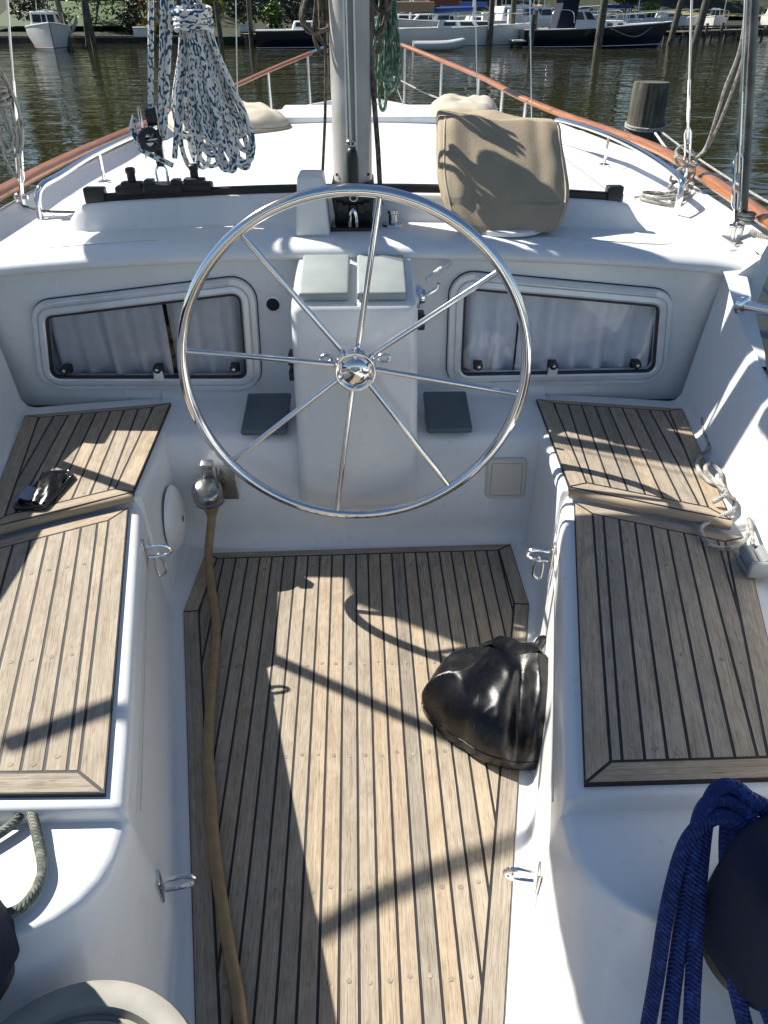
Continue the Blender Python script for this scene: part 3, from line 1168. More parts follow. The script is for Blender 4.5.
hub = mb.build('hub', CHROME, wheel, smooth=50)
for k in range(6):
    mb = MB()
    a = 2 * math.pi * k / 6 + 0.5
    mb.lathe([(0.0, 0.034), (0.005, 0.034), (0.006, 0.026)], hc + V((0.048 * math.cos(a), 0, 0.048 * math.sin(a))), (0, -1, 0), 10)
    mb.build('hub_bolt', STEEL, hub)
for sx in (-1, 1):
    mb = MB()
    q = hc + V((sx * 0.083, 0.02, 0.022))
    mb.tube([q + V((0.017 * math.cos(a), 0, 0.011 * math.sin(a))) for a in [2 * math.pi * k / 16 for k in range(16)]], 0.0045, 8, closed=True)
    mb.build('brake_ring', STEEL, hub)

# ================================================================== MASTS AND RIGGING
mz = thing('mizzen_mast', (0.008, 2.6, 0.98), 'weathered white mast with a black foot standing behind the steering wheel', 'mast')
mb = MB()
mx0, my0 = 0.008, 2.62


def mast_ring(z, w=0.0625, dpt=0.085):
    pts = []
    # oval with a flat groove towards the stern
    for k in range(40):
        a = 2 * math.pi * k / 40
        x, y = w * math.sin(a), -dpt * math.cos(a)
        if y < 0 and abs(x) < 0.013:
            y += 0.012
        pts.append((mx0 + x, my0 + y, z))
    return pts


vs = mb.grid([mast_ring(z) for z in (1.135, 1.5, 2.0, 3.0, 5.0, 7.5)], close_v=True)
mb.f(vs[-1])
mb.f(vs[0][::-1])
mb.build('mast_tube', MASTM, mz, smooth=30)
for sx in (-1, 1):
    mb = MB()
    mb.box((mx0 + sx * 0.015, my0 - 0.084, 4.2), (0.006, 0.012, 6.0))
    mb.build('sail_track', ALU, mz)
mb = MB()
mb.box((mx0, my0, 1.122), (0.138, 0.185, 0.034), bevel=0.008)
mb.box((mx0, my0 - 0.01, 1.06), (0.112, 0.15, 0.11), taper=1.25, bevel=0.006)
mb.box((mx0 - 0.052, my0 - 0.01, 1.03), (0.018, 0.15, 0.08), bevel=0.004)
mb.box((mx0 + 0.052, my0 - 0.01, 1.03), (0.018, 0.15, 0.08), bevel=0.004)
mb.box((mx0, my0 + 0.02, 1.03), (0.11, 0.06, 0.09), bevel=0.004)
mb.box((mx0, my0 - 0.01, 1.0), (0.15, 0.21, 0.022), bevel=0.004)
for k in range(5):
    a = -0.8 + 0.4 * k
    mb.box((mx0 + 0.06 * math.sin(a), my0 - 0.10, 1.095 - 0.03 * math.cos(a)), (0.022, 0.03, 0.03), bevel=0.004)
ft = mb.build('mast_foot', BLACKMETAL, mz)
mb = MB()
mb.tube([(mx0 + 0.012 * math.cos(a) * 0.9, my0 - 0.12, 1.03 + 0.036 * math.sin(a)) for a in [math.pi * k / 14 for k in range(15)]], 0.006, 8)
mb.tube([(mx0 - 0.011, my0 - 0.12, 1.03), (mx0 - 0.011, my0 - 0.10, 1.0)], 0.006, 8)
mb.tube([(mx0 + 0.011, my0 - 0.12, 1.03), (mx0 + 0.011, my0 - 0.10, 1.0)], 0.006, 8)
mb.build('foot_shackle', CHROME, ft)
# black outhaul lever hanging down the groove
mb = MB()
mb.tube(spline([(mx0 - 0.003, my0 - 0.098, 1.245), (mx0 - 0.001, my0 - 0.104, 1.225), (mx0, my0 - 0.104, 1.18), (mx0 + 0.001, my0 - 0.10, 1.13), (mx0 + 0.001, my0 - 0.095, 1.105)], 5),
        [0.006 + 0.013 * math.sin(math.pi * min(1, (k / 20) * 1.0) ** 0.7) for k in range(21)], 10)
lv = mb.build('strap_buckle', BLACK, mz)
mb = MB()
mb.tube([(mx0 - 0.003, my0 - 0.10, 1.245), (mx0 - 0.006, my0 - 0.094, 1.5), (mx0 - 0.01, my0 - 0.09, 2.2)], 0.004, 6)
mb.tube([(mx0 - 0.003 + 0.012 * math.cos(a), my0 - 0.10, 1.255 + 0.009 * math.sin(a)) for a in [2 * math.pi * k / 12 for k in range(12)]], 0.0035, 6, closed=True)
mb.tube([(mx0 + 0.002 + 0.012 * math.cos(a), my0 - 0.10, 1.098 + 0.009 * math.sin(a)) for a in [2 * math.pi * k / 12 for k in range(12)]], 0.0035, 6, closed=True)
mb.build('lashing', STEEL, lv)
for sx in (-1, 1):
    mb = MB()
    mb.lathe([(0.0, 0.004), (0.004, 0.003), (0.005, 0)], (mx0 + sx * 0.05, my0 - 0.056, 1.16), (sx * 0.6, -0.8, 0), 10)
    mb.build('rivet', BLACK, mz)

# ropes running down beside the mizzen mast
for nm, lab, mat, pts, r in (
        ('halyard', 'thin dark halyard running down just left of the white mast', OLDROPE, [P(322, 186, y=2.62), P(325, 120, y=2.62), P(326, 70, y=2.62), P(322, -60, y=2.62), (-0.07, 2.62, 5.5)], 0.0048),
        ('halyard', 'thick grey halyard running down just right of the white mast', OLDROPE, [P(381, 205, y=2.58), P(378, 150, y=2.59), P(371, 60, y=2.6), P(367, -60, y=2.6), (0.07, 2.62, 5.5)], 0.008)):
    mb = MB()
    mb.tube(pts, r, 8)
    tag(mb.build(nm, mat), lab, 'halyard')


def coil(name, label, mat, hang, loops, width, length, r, lean=(0, 0), depth=0.03, sd=1, wrap=True, cat='rope coil', wrapw=None, bottom_spread=0.0):
    rr = random.Random(sd)
    root = thing(name, hang, label, cat)
    hang = V(hang)
    mb = MB()
    for i in range(loops):
        t = (i + 0.5) / loops
        off = (t - 0.5) * 2
        L = length * rr.uniform(0.70, 1.0)
        w = width * rr.uniform(0.22, 0.42)
        cx = off * width * 0.30
        dy = rr.uniform(-depth, depth)
        bx = lean[0] + off * bottom_spread
        pts = []
        top = hang + V((cx * 0.6, dy * 0.6, rr.uniform(-0.01, 0.02)))
        wa, wb = w * rr.uniform(.8, 1.2), w * rr.uniform(.8, 1.2)
        ctl = [top + V((-0.012, 0, 0.0)),
               top + V((-wa * 0.35 + cx * 0.3 + bx * .25, dy * .5, -L * 0.3)),
               top + V((-wa * 0.75 + cx + bx * .7, dy, -L * 0.75)),
               top + V((-wa * 0.55 + cx + bx * .95, dy * 1.2, -L * 0.95)),
               top + V((cx + bx, dy * 1.3, -L)),
               top + V((wb * 0.55 + cx + bx * .97, dy * 1.1, -L * 0.95)),
               top + V((wb * 0.75 + cx + bx * .72, dy * .6, -L * 0.75)),
               top + V((wb * 0.35 + cx * 0.3 + bx * .25, 0, -L * 0.3)),
               top + V((0.012, 0, 0.0))]
        mb.tube(spline(ctl, 7), r, 8)
    mb.build('hanging_loops', mat, root)
    if wrap:
        mb = MB()
        ww = wrapw or width * 0.36
        for k in range(4):
            z = hang.z + 0.005 - k * r * 1.9
            mb.tube([(hang.x + ww * math.cos(a), hang.y + (depth + r * 2) * math.sin(a), z + r * 0.8 * math.sin(a + k)) for a in [2 * math.pi * j / 24 for j in range(24)]], r, 8, closed=True)
        mb.build('wrap_turns', mat, root)
    return root


coil('rope_coil', 'brown weathered rope coil hanging on the left side of the white mast', OLDROPE, P(322, -40, y=2.62), 7, 0.12, 0.235, 0.0062, sd=3, depth=0.035, wrap=False, lean=(0.02, 0))
coil('rope_coil', 'dark brown rope coil hanging on the right side of the white mast', OLDROPE, (0.068, 2.76, 1.93), 9, 0.12, 0.48, 0.0072, sd=5, depth=0.05, wrap=False, lean=(-0.015, 0))
coil('rope_coil', 'green flecked rope hank hanging behind the dark coil right of the mast', GREENROPE, P(388, -30, y=2.92), 6, 0.07, 0.40, 0.006, sd=8, depth=0.03, wrap=False)

# ---- mainsheet: traveller, tackle and the hung coil
tv = thing('traveller_track', (-0.2, 2.7, 1.085), 'black traveller track with end stops across the coach roof', 'track')


def trk(x):
    return 2.703 - 0.008 * (x / .9) ** 2


mb = MB()
xs = [-0.87 + 1.80 * k / 30 for k in range(31)]
rows = []
for x in xs:
    z = zd(x) + 0.086
    y = trk(x)
    rows.append([(x, y - 0.014, z - 0.004), (x, y - 0.014, z + 0.017), (x, y - 0.009, z + 0.021), (x, y + 0.009, z + 0.021), (x, y + 0.014, z + 0.017), (x, y + 0.014, z - 0.004)])
vs = mb.grid(rows)
mb.f(vs[0][::-1])
mb.f(vs[-1])
mb.build('track', BLACKMETAL, tv, smooth=30)
for x, w in ((-0.865, 0.07), (0.90, 0.055)):
    mb = MB()
    mb.box((x, trk(x), zd(x) + 0.105), (w, 0.04, 0.05), bevel=0.006)
    mb.build('end_cap', BLACK, tv)
for x in (-0.735, -0.525):
    mb = MB()
    mb.box((x, trk(x), zd(x) + 0.112), (0.115, 0.05, 0.03), bevel=0.009)
    mb.box((x, trk(x) - 0.005, zd(x) + 0.13), (0.07, 0.04, 0.02), bevel=0.006)
    mb.lathe([(0.014, 0), (0.014, 0.026), (0.017, 0.03), (0.017, 0.042), (0.012, 0.046), (0, 0.046)], (x, trk(x), zd(x) + 0.136), n=14)
    mb.build('track_stop', BLACK, tv)
mb = MB()
xc = -0.632
mb.box((xc, trk(xc), zd(xc) + 0.113), (0.135, 0.062, 0.034), bevel=0.01)
for k in (-1, 1):
    mb.box((xc + k * 0.045, trk(xc) - 0.004, zd(xc) + 0.133), (0.03, 0.045, 0.016), bevel=0.004)
car = mb.build('car', BLACK, tv)
mb = MB()
cz = zd(xc) + 0.13
mb.tube(spline([(xc - 0.016, 2.70, cz), (xc - 0.017, 2.70, cz + 0.035), (xc, 2.70, cz + 0.055), (xc + 0.017, 2.70, cz + 0.035), (xc + 0.016, 2.70, cz)], 6), 0.005, 8)
mb.build('shackle', CHROME, car)

sh = thing('mainsheet', (xc, 2.7, 1.16), 'blue and white flecked sheet tackle rising from the traveller car', 'mainsheet')
mb = MB()
bz = 1.245
mb.tube([(xc, 2.70, cz + 0.05), (xc + 0.002, 2.70, bz - 0.03)], [0.013, 0.018], 10)
mb.lathe([(0.020, -0.026), (0.036, -0.022), (0.038, 0.0), (0.036, 0.022), (0.020, 0.026)], (xc - 0.02, 2.69, bz), (0.45, -0.9, 0.1), 22)
mb.lathe([(0.014, -0.02), (0.026, -0.017), (0.027, 0.0), (0.026, 0.017), (0.014, 0.02)], (xc - 0.004, 2.705, bz + 0.065), (1, 0.15, 0.1), 20)
bl = mb.build('pulley_block', BLACK, sh)
mb = MB()
for dx in (-0.041, 0.017):
    mb.box((xc + dx, 2.70, bz + 0.02), (0.004, 0.03, 0.15), bevel=0.001)
mb.lathe([(0.009, -0.042), (0.009, 0.042)], (xc - 0.012, 2.70, bz), (1, 0.15, 0.1), 12)
mb.tube([(xc - 0.06, 2.69, bz + 0.0), (xc - 0.075, 2.685, bz + 0.03), (xc - 0.06, 2.69, bz + 0.07), (xc - 0.045, 2.69, bz + 0.05)], 0.006, 8)
mb.build('cheek_plate', STEEL, bl)
mb = MB()
tops = [(-0.28, 2.86, 3.56), (-0.20, 2.86, 3.56), (-0.13, 2.85, 3.56), (-0.06, 2.85, 3.56)]
for i, (bx, by, bz_) in enumerate([(xc - 0.018, 2.70, bz + 0.01), (xc + 0.004, 2.70, bz - 0.03), (xc + 0.026, 2.70, bz + 0.005), (xc + 0.052, 2.69, bz - 0.055)]):
    t = V(tops[i])
    b0 = V((bx, by, bz_))
    mb.tube(spline([b0, lerp(b0, t, 0.3) + V((rnd.uniform(-.004, .004), 0, 0)), lerp(b0, t, 0.7), t], 6), 0.0092, 10)
mb.tube(spline([(xc - 0.062, 2.70, bz + 0.055), (xc - 0.064, 2.68, bz + 0.03), (xc - 0.05, 2.67, bz - 0.02), (xc - 0.02, 2.665, bz - 0.04), (xc + 0.02, 2.67, bz - 0.06), (xc + 0.045, 2.68, bz - 0.075)], 6), 0.0088, 10)
mb.build('sheet_rope', SHEET, sh)

coil('rope_coil', 'thick blue and white flecked rope coil hanging beside the mainsheet tackle', SHEET, P(192, 12, y=2.72), 24, 0.135, 0.455, 0.0086, lean=(0.03, 0), depth=0.06, sd=21, wrapw=0.052, bottom_spread=0.04)
mb = MB()
q = P(192, 12, y=2.72)
for dx in (-0.02, 0.0, 0.025):
    mb.tube([q + V((dx, 0, -0.02)), q + V((dx * 0.5, 0.03, 0.6)), V((-0.17, 2.86, 3.56))], 0.0088, 8)
tag(mb.build('sheet_fall', SHEET), 'three flecked rope strands leading up from the hanging blue and white coil', 'rope')


def boom(name, label, a, b, r, mat, sag_r=None, sailmat=None, cat='boom'):
    root = thing(name, a, label, cat)
    mb = MB()
    mb.tube([a, b], r, 16, flat=1.3)
    mb.build('boom_tube', mat, root)
    if sailmat:
        a, b = V(a), V(b)
        mb = MB()
        rows = []
        for i in range(25):
            t = i / 24
            c = lerp(a, b, lerp(0.12, 0.98, t)) + V((0, 0, r + sag_r * 0.9))
            e = sag_r * (0.35 + 0.65 * math.sin(math.pi * min(1, t * 1.15 + 0.08)) ** 0.5)
            d = (b - a).normalized()
            sd_ = d.cross(V((0, 0, 1))).normalized()
            rows.append([c + sd_ * (e * math.cos(q)) + V((0, 0, e * 0.9 * math.sin(q) * (1 + 0.12 * math.sin(5 * q + i)))) for q in [2 * math.pi * k / 20 for k in range(20)]])
        vs = mb.grid(rows, close_v=True)
        mb.f(vs[0])
        mb.f(vs[-1])
        mb.build('furled_sail', sailmat, root, smooth=80)
    return root


boom('mizzen_boom', 'bare mizzen boom passing above the cockpit well', (-0.02, 2.50, 2.05), (-0.30, 0.2, 2.12), 0.045, MASTM)
boom('main_boom', 'main boom above the coach roof that the flecked sheet tackle hangs from', (-0.02, 6.45, 3.62), (-0.17, 2.65, 3.6), 0.05, MASTM)
mm = thing('main_mast', (0.0, 6.6, 0.8), 'tall main mast on the foredeck in line behind the nearer mast', 'mast')
mb = MB()
mb.tube([(0.0, 6.6, 0.8), (0.0, 6.6, 11.0)], 0.075, 20, flat=1.25)
mb.build('mast_tube', MASTM, mm)


# ---- standing rigging
def shroud(label, base, top, r, kind, lean_mat=STEEL):
    base, top = V(base), V(top)
    d = (top - base).normalized()
    root = thing('shroud', base, label, 'shroud')
    mb = MB()
    mb.tube([base + d * 0.30, top], r, 8)
    mb.build('wire', STEEL, root)
    mb = MB()
    mb.box(base + V((0, 0, 0.006)), (0.05, 0.11, 0.014), bevel=0.004)
    for sx in (-1, 1):
        mb.box(base + V((sx * 0.012, 0, 0.035)), (0.006, 0.03, 0.07), bevel=0.002)
    mb.build('chain_plate', STEEL, root)
    mb = MB()
    p = base + d * 0.05
    mb.tube([p, p + d * 0.06], 0.0085, 8)
    # toggle jaws and open turnbuckle body
    sd_ = d.cross(V((0, 1, 0))).normalized()
    for sgn in (-1, 1):
        mb.tube([p + d * 0.05, p + d * 0.075 + sd_ * sgn * 0.011, p + d * 0.21 + sd_ * sgn * 0.011, p + d * 0.235], 0.0048, 8)
    mb.tube([p + d * 0.05, p + d * 0.11], 0.006, 8)
    mb.tube([p + d * 0.17, p + d * 0.30], 0.006, 8)
    mb.tube([p + d * 0.25, p + d * 0.40], [0.0075, 0.006], 8)
    mb.lathe([(0.0, 0.022), (0.008, 0.022), (0.008, -0.022), (0.0, -0.022)], p + d * 0.005, (1, 0, 0), 10)
    mb.build('turnbuckle', CHROME, root)
    return root


s1 = shroud('thick double wire shroud rising from the white pad at the right deck edge', (1.279, 2.525, zd(1.28) + 0.012), (0.12, 2.62, 6.4), 0.0045, 0)
mb = MB()
a, b = V((1.292, 2.535, 1.03)), V((0.16, 2.64, 6.4))
mb.tube([a, lerp(a, b, .1), lerp(a, b, .35)], 0.0125, 12)
mb.build('black_sleeve', plain('dark_steel', (0.14, 0.14, 0.145), 0.28, 0.9, var=0.4), s1)
mb = MB()
pts = round_poly([(1.225, 2.45), (1.335, 2.45), (1.335, 2.60), (1.225, 2.60)], 0.05, 6)
mb.prism([tuple(p) for p in pts], zd(1.28) - 0.02, zd(1.28) + 0.012)
mb.build('base_pad', GEL, s1, bevel=0.004)
s2 = shroud('single wire shroud with an open turnbuckle rising from the coiled white line', (1.379, 3.242, zd(1.38) + 0.012), (0.10, 2.75, 6.4), 0.0042, 0)
s3 = shroud('single wire shroud with knotted line rising from the left deck edge', (-1.269, 3.03, zd(1.27) + 0.012), (-0.10, 2.75, 6.4), 0.0042, 0)
wires = [('thin wire rising from the left deck ahead of the hanging blue coil', (-0.86, 5.9, 0.82), (-0.07, 6.6, 10.5)),
         ('thin wire rising close behind the top left corner of the tan cover', (0.86, 5.9, 0.82), (0.07, 6.6, 10.5)),
         ('thin wire rising behind the top right corner of the tan cover', (1.16, 5.5, 0.95), (0.08, 6.55, 10.8))]
for lab, a, b in wires:
    mb = MB()
    mb.tube([a, b], 0.004, 6)
    tag(mb.build('stay_wire', STEEL), lab, 'wire')
mb = MB()
mb.tube([(-0.02, 8.5, 1.3), (0.0, 6.7, 10.6)], 0.004, 6)
tag(mb.build('stay_wire', STEEL), 'forestay wire rising from the bow rail, hidden behind the mast', 'wire')
for lab, pts, r in (
        ('thin white cord stretched low from the mast towards the right bow rail', [P(392, 76, y=6.9), P(430, 95, y=6.2), P(470, 108, y=5.6)], 0.006),
        ('short white cord slanting down beside the green rope at the bow', [P(390, 70, y=7.2), P(404, 106, y=6.9)], 0.005)):
    mb = MB()
    mb.tube(spline(pts, 4), r, 6)
    tag(mb.build('bow_cord', WHITEROPE), lab, 'cord')

# knotted line on the left shroud
mb = MB()
rr = random.Random(4)
base = V((-1.222, 3.03, 1.0))
pts = []
for k in range(5):
    w = rr.uniform(0.018, 0.04)
    zt_, zb_ = rr.uniform(0.40, 0.50), rr.uniform(0.13, 0.24)
    cx_ = rr.uniform(-0.03, 0.015)
    yy_ = rr.uniform(-0.05, -0.015)
    lp_ = [base + V((cx_ + w * math.cos(a) + rr.uniform(-.006, .006) - 0.03 * (zt_ - zb_) * math.sin(a), yy_ + 0.015 * math.cos(a * 2), lerp(zb_, zt_, 0.5 + 0.5 * math.sin(a)))) for a in [2 * math.pi * q_ / 12 for q_ in range(12)]]
    mb.tube(spline(lp_, 5, closed=True), 0.006, 8, closed=True)
for k in range(4):
    zc_ = 0.33 + 0.012 * k
    mb.tube([base + V((0.03 * math.cos(a) - 0.005, 0.02 * math.sin(a) - 0.03, zc_ + 0.01 * math.sin(a + k))) for a in [2 * math.pi * q_ / 14 for q_ in range(14)]], 0.006, 8, closed=True)
mb.tube(spline([base + V((-0.03, -0.03, 0.45)), base + V((-0.045, -0.03, 0.3)), base + V((-0.055, -0.02, 0.15)), base + V((-0.02, -0.03, 0.08)), base + V((0.0, -0.03, 0.15))], 6), 0.006, 8)
tag(mb.build('knotted_line', WHITEROPE), 'grey white line knotted round the left wire shroud', 'line')
mb = MB()
mb.tube(spline([(-1.262, 3.02, 0.978), (-1.15, 2.95, 0.972), (-0.98, 2.87, 0.985)], 6), 0.0045, 6)
tag(mb.build('deck_cord', OLIVEROPE), 'thin grey cord lying on deck from the left shroud to the track', 'cord')

# coiled white line heaped at the second starboard shroud, with its lead to the water line
mb = MB()
b0 = V((1.372, 3.235, zd(1.37)))
pts = []
for i in range(60):
    a = i * 0.62
    w = 0.07 + 0.035 * math.sin(i * 0.43) - 0.0005 * i
    pts.append(b0 + V((-0.075 + (w + 0.05) * math.cos(a), w * 0.9 * math.sin(a) - 0.03, 0.012 + 0.0006 * i + 0.006 * math.sin(i * 1.7))))
for i in range(26):
    a = i * 0.9
    pts.append(b0 + V((-0.04 + 0.045 * math.cos(a), -0.02 + 0.03 * math.sin(a), 0.05 + 0.006 * i + 0.025 * math.sin(a * 1.3))))
mb.tube(spline(pts, 5), 0.0062, 7)
for k in range(2):
    mb.tube(spline([b0 + V((0.0, -0.02, 0.17)), b0 + V((0.05 + 0.01 * k, 0.02, 0.22)), P(730, 90, y=3.1) + V((0.03 * k - .02, 0, 0)), P(742, 40, y=3.0) + V((0.016 * k, 0, 0)), P(752, -60, y=2.9) + V((0.01 * k, 0, 0))], 8), 0.0062, 8)
mb.tube(spline([b0 + V((-0.02, -0.05, 0.012)), b0 + V((0.03, -0.25, 0.014)), b0 + V((-0.02, -0.42, 0.02)), b0 + V((0.02, -0.60, 0.03))], 6), 0.0062, 7)
tag(mb.build('mooring_line', WHITEROPE), 'white line heaped round the shroud turnbuckle and looping up to the right', 'mooring line')
mb = MB()
w0 = V((1.30, 2.51, 1.0))
mb.tube(spline([w0 + V((0, -0.03, 0.0)), w0 + V((0.05, -0.08, -0.015)), w0 + V((0.13, -0.10, 0.005)), w0 + V((0.3, -0.1, 0.02))], 6), 0.009, 8)
for k in range(3):
    mb.tube([w0 + V((0.022 * math.cos(a) - 0.005, 0.022 * math.sin(a) + 0.01, 0.02 + 0.012 * k)) for a in [2 * math.pi * j / 14 for j in range(14)]], 0.006, 7, closed=True)
tag(mb.build('lashing_line', WHITEROPE), 'white line lashed round the foot of the thick right shroud', 'line')

# unseen tube frame added on the port coaming to cast bars across the teak
bf = thing('shadow_frame', (-1.30, 2.2, 0.7), 'unseen steel tube frame added above the left coaming with a cloth, casting shadow bars', 'frame')
mb = MB()
mb.tube([(-1.27, 2.17, 0.66), (-1.27, 2.17, 2.25)], 0.019, 12)
mb.build('upright', STEEL, bf)
mb = MB()
mb.tube(spline([(-2.0, 1.72, 2.0), (-1.65, 1.90, 2.0), (-1.27, 2.035, 2.0), (-1.16, 2.09, 2.0)], 5), 0.02, 12)
mb.build('arm', STEEL, bf)
mb = MB()
rows = []
for i in range(9):
    t = i / 8
    a, b = V((-1.72, 2.80, 2.02)).lerp(V((-1.24, 2.52, 2.02)), t), V((-1.75, 3.25, 2.05)).lerp(V((-1.10, 3.02, 2.05)), t)
    rows.append([a.lerp(b, j / 8) + V((0, 0, -0.05 * math.sin(math.pi * j / 8) + 0.01 * math.sin(i * 2))) for j in range(9)])
mb.grid(rows)
cl_ = mb.build('shadow_cloth', SAILM, bf, smooth=80)  # unseen cloth added to shade the fore part of the sole
sol = cl_.modifiers.new('thick', 'SOLIDIFY')
sol.thickness = 0.004
mb = MB()
mb.tube([(-1.27, 2.17, 2.2), (-1.24, 2.52, 2.03), (-1.10, 3.02, 2.05)], 0.012, 8)
mb.build('side_strut', STEEL, bf)

mb = MB()
mb.grid([[(-1.285 + 0.006 * math.sin(i * 1.1), lerp(0.2, 2.08, i / 16), lerp(0.60, 0.95, j / 5)) for j in range(6)] for i in range(17)])
wcl = mb.build('shade_cloth', NAVY, smooth=80)  # cloth out of view, added so its shadow edges the left seats
sol = wcl.modifiers.new('thick', 'SOLIDIFY')
sol.thickness = 0.004
tag(wcl, 'unseen dark cloth added along the left rail to shade the outer left seats', 'shade cloth')

aw = MB()  # bundle added above the view; shades the tan cover and right coaming
rows = []
for i in range(19):
    t = i / 18
    e = 0.125 * (0.35 + 0.65 * math.sin(math.pi * lerp(0.08, 0.97, t)) ** 0.5)
    rows.append([(0.03 + 0.05 * t + e * (1 + 0.08 * math.sin(3 * q + i * .8)) * math.cos(q), 2.84 + e * 0.8 * math.sin(q), lerp(1.70, 2.9, t)) for q in [2 * math.pi * k / 20 for k in range(20)]])
vs = aw.grid(rows, close_v=True)
aw.f(vs[0])
aw.f(vs[-1])
tag(aw.build('shade_bundle', SAILM, smooth=80), 'unseen white bundle added by the mast to shade the tan cover and right coaming', 'sail')
aw = MB()  # roll added overhead out of view to shade the right bench
rows = []
a_, b_ = V((-0.57, 2.42, 2.02)), V((-1.13, 0.62, 2.02))
for i in range(25):
    t = i / 24
    e = 0.26 * (1 + 0.22 * t) * (0.55 + 0.45 * min(1, math.sin(math.pi * lerp(0.06, 0.94, t)) * 2.2)) * (1 + 0.02 * math.sin(i * 0.7))
    c = lerp(a_, b_, t)
    rows.append([c + V((e * math.cos(q), 0, 0.7 * e * math.sin(q) * (1 + 0.03 * math.sin(5 * q + 0.3 * i)))) for q in [2 * math.pi * k / 22 for k in range(22)]])
vs = aw.grid(rows, close_v=True)
aw.f(vs[0])
aw.f(vs[-1])
tag(aw.build('shade_roll', SAILM, smooth=80), 'unseen rolled awning added overhead so its shadow covers the long right seat', 'awning')

# ================================================================== LOOSE THINGS ABOARD
def blob(mb, fn, nu=48, nv=24):
    rows = []
    for j in range(nv + 1):
        rows.append([fn(2 * math.pi * i / nu, j / nv) for i in range(nu)])
    mb.grid(rows, close_v=True)


# tan canvas cover standing on the dashboard
cb = V((0.517, 2.60, zd(0.5)))


def cover_pt(a, t):
    # t: 0 under the base, 1 middle of the top ; a: angle round
    if t < 0.12:
        k = t / 0.12
        z, sc = 0.014 - 0.006 * k, 0.58 + 0.14 * k
    elif t < 0.75:
        k = (t - 0.12) / 0.63
        z = 0.008 + 0.272 * k
        sc = 0.70 + 0.30 * math.sin(min(1, k * 1.7) * math.pi / 2) ** 0.75
        sc *= 1.0 - 0.03 * k
    elif t < 0.86:
        k = (t - 0.75) / 0.11
        z = 0.280 + 0.024 * math.sin(k * math.pi / 2)
        sc = 0.97 - 0.05 * (1 - math.cos(k * math.pi / 2))
    else:
        k = (t - 0.86) / 0.14
        z = 0.304 + 0.006 * k
        sc = 0.92 * (1 - k)
    ca, sa = math.cos(a), math.sin(a)
    e = 0.36
    x = math.copysign(abs(ca) ** e, ca)
    y = math.copysign(abs(sa) ** e, sa)
    hx = 0.226 - 0.012 * smooth01((z - 0.1) / 0.25)
    hy = 0.100 - 0.01 * smooth01(z / 0.3)
    # gathers near the elastic hem
    g = 0.028 * math.exp(-z / 0.035) * (0.5 + 0.5 * math.sin(a * 23 + 2 * math.sin(a * 5))) if t > 0.05 else 0
    p = V((x * hx * sc * (1 - g * 1.5), y * hy * sc * (1 - g * 3), z))
    n = noise.noise(V((p.x * 9, p.y * 9 + 3, p.z * 8))) * 0.02 + noise.noise(V((p.x * 22, p.y * 22, p.z * 12 + 7))) * 0.010
    p.x *= 1 + n * 1.6
    p.y *= 1 + n * 3
    p.y += 0.36 * (z / 0.36) - 0.055 - 0.015 * math.sin(z / 0.37 * math.pi) * (1 if sa < 0 else 0)
    p.x += -0.02 * smooth01(z / 0.36) + 0.015 * (z / 0.37 - .5)
    p.z += (n * 0.8 - 0.022 * (p.x / 0.2) * (z / 0.37)) if t > 0.3 else 0
    return cb + p


mb = MB()
blob(mb, cover_pt, 140, 70)
cv = tag(mb.build('canvas_cover', CANVAS, smooth=80), 'square tan canvas cover with gathered hem standing on the dashboard', 'cover')
for sx in (-1, 1):
    mb = MB()
    pts = [cover_pt(-math.pi / 2 + sx * 0.86, t) + V((sx * 0.001, -0.001, 0)) for t in [0.2 + 0.6 * k / 20 for k in range(21)]]
    mb.tube(pts, 0.0026, 6)
    mb.build('piping', CANVASL, cv)
mb = MB()
mb.lathe([(0.13, 0), (0.13, 0.012), (0.125, 0.014), (0, 0.014)], cb + V((0.0, -0.015, 0.0)), n=32)
mb.build('base_ring', BOATW, cv)

# sand coloured canvas bundles on the fore part of the coach roof
for (cx, cy, lx, ly, h, lab, rz) in ((-0.68, 4.42, 0.30, 0.36, 0.10, 'sand coloured canvas bundle on the coach roof left of the mast', 0.35),
                                     (0.60, 4.72, 0.20, 0.30, 0.10, 'sand coloured canvas bundle half hidden behind the tan cover', -0.2)):
    mb = MB()

    def fn(a, t):
        k = math.sin(t * math.pi / 2)
        rr_ = math.cos(t * math.pi / 2) ** 0.45
        e = 0.55
        x = math.copysign(abs(math.cos(a)) ** e, math.cos(a)) * rr_ * lx
        y = math.copysign(abs(math.sin(a)) ** e, math.sin(a)) * rr_ * ly
        n = noise.noise(V((x * 8 + cx, y * 8, 2.0))) * 0.25 + noise.noise(V((x * 18, y * 18 + cy, 5.0))) * 0.1
        q = V((x, y, h * k * (1 + n)))
        q.rotate(Matrix.Rotation(rz, 3, 'Z'))
        return q + V((cx, cy, zd(cx) + 0.096))
    blob(mb, fn, 48, 18)
    o = tag(mb.build('canvas_bundle', CANVASL, smooth=80), lab, 'canvas bundle')
    mb = MB()
    mb.tube([fn(2 * math.pi * k / 48, 0.10) + V((0, 0, 0.004)) for k in range(48)], 0.005, 6, closed=True)
    mb.build('piping', CANVAS, o)

# black leather bag slumped on the sole against the bench
bagc = V((0.375, 1.375, zs_sole(1.375)))
OUTL = [(0.0, 0.150), (0.55, 0.165), (1.05, 0.19), (1.57, 0.135), (2.1, 0.125), (2.6, 0.150), (3.0, 0.192), (3.2, 0.195), (3.6, 0.178), (4.1, 0.172), (4.6, 0.20), (5.1, 0.232), (5.35, 0.225), (5.7, 0.18), (6.2832, 0.150)]


def ang(a, b):
    return abs((a - b + math.pi) % (2 * math.pi) - math.pi)


RA, RB = V((0.315, 1.455)), V((0.505, 1.375))


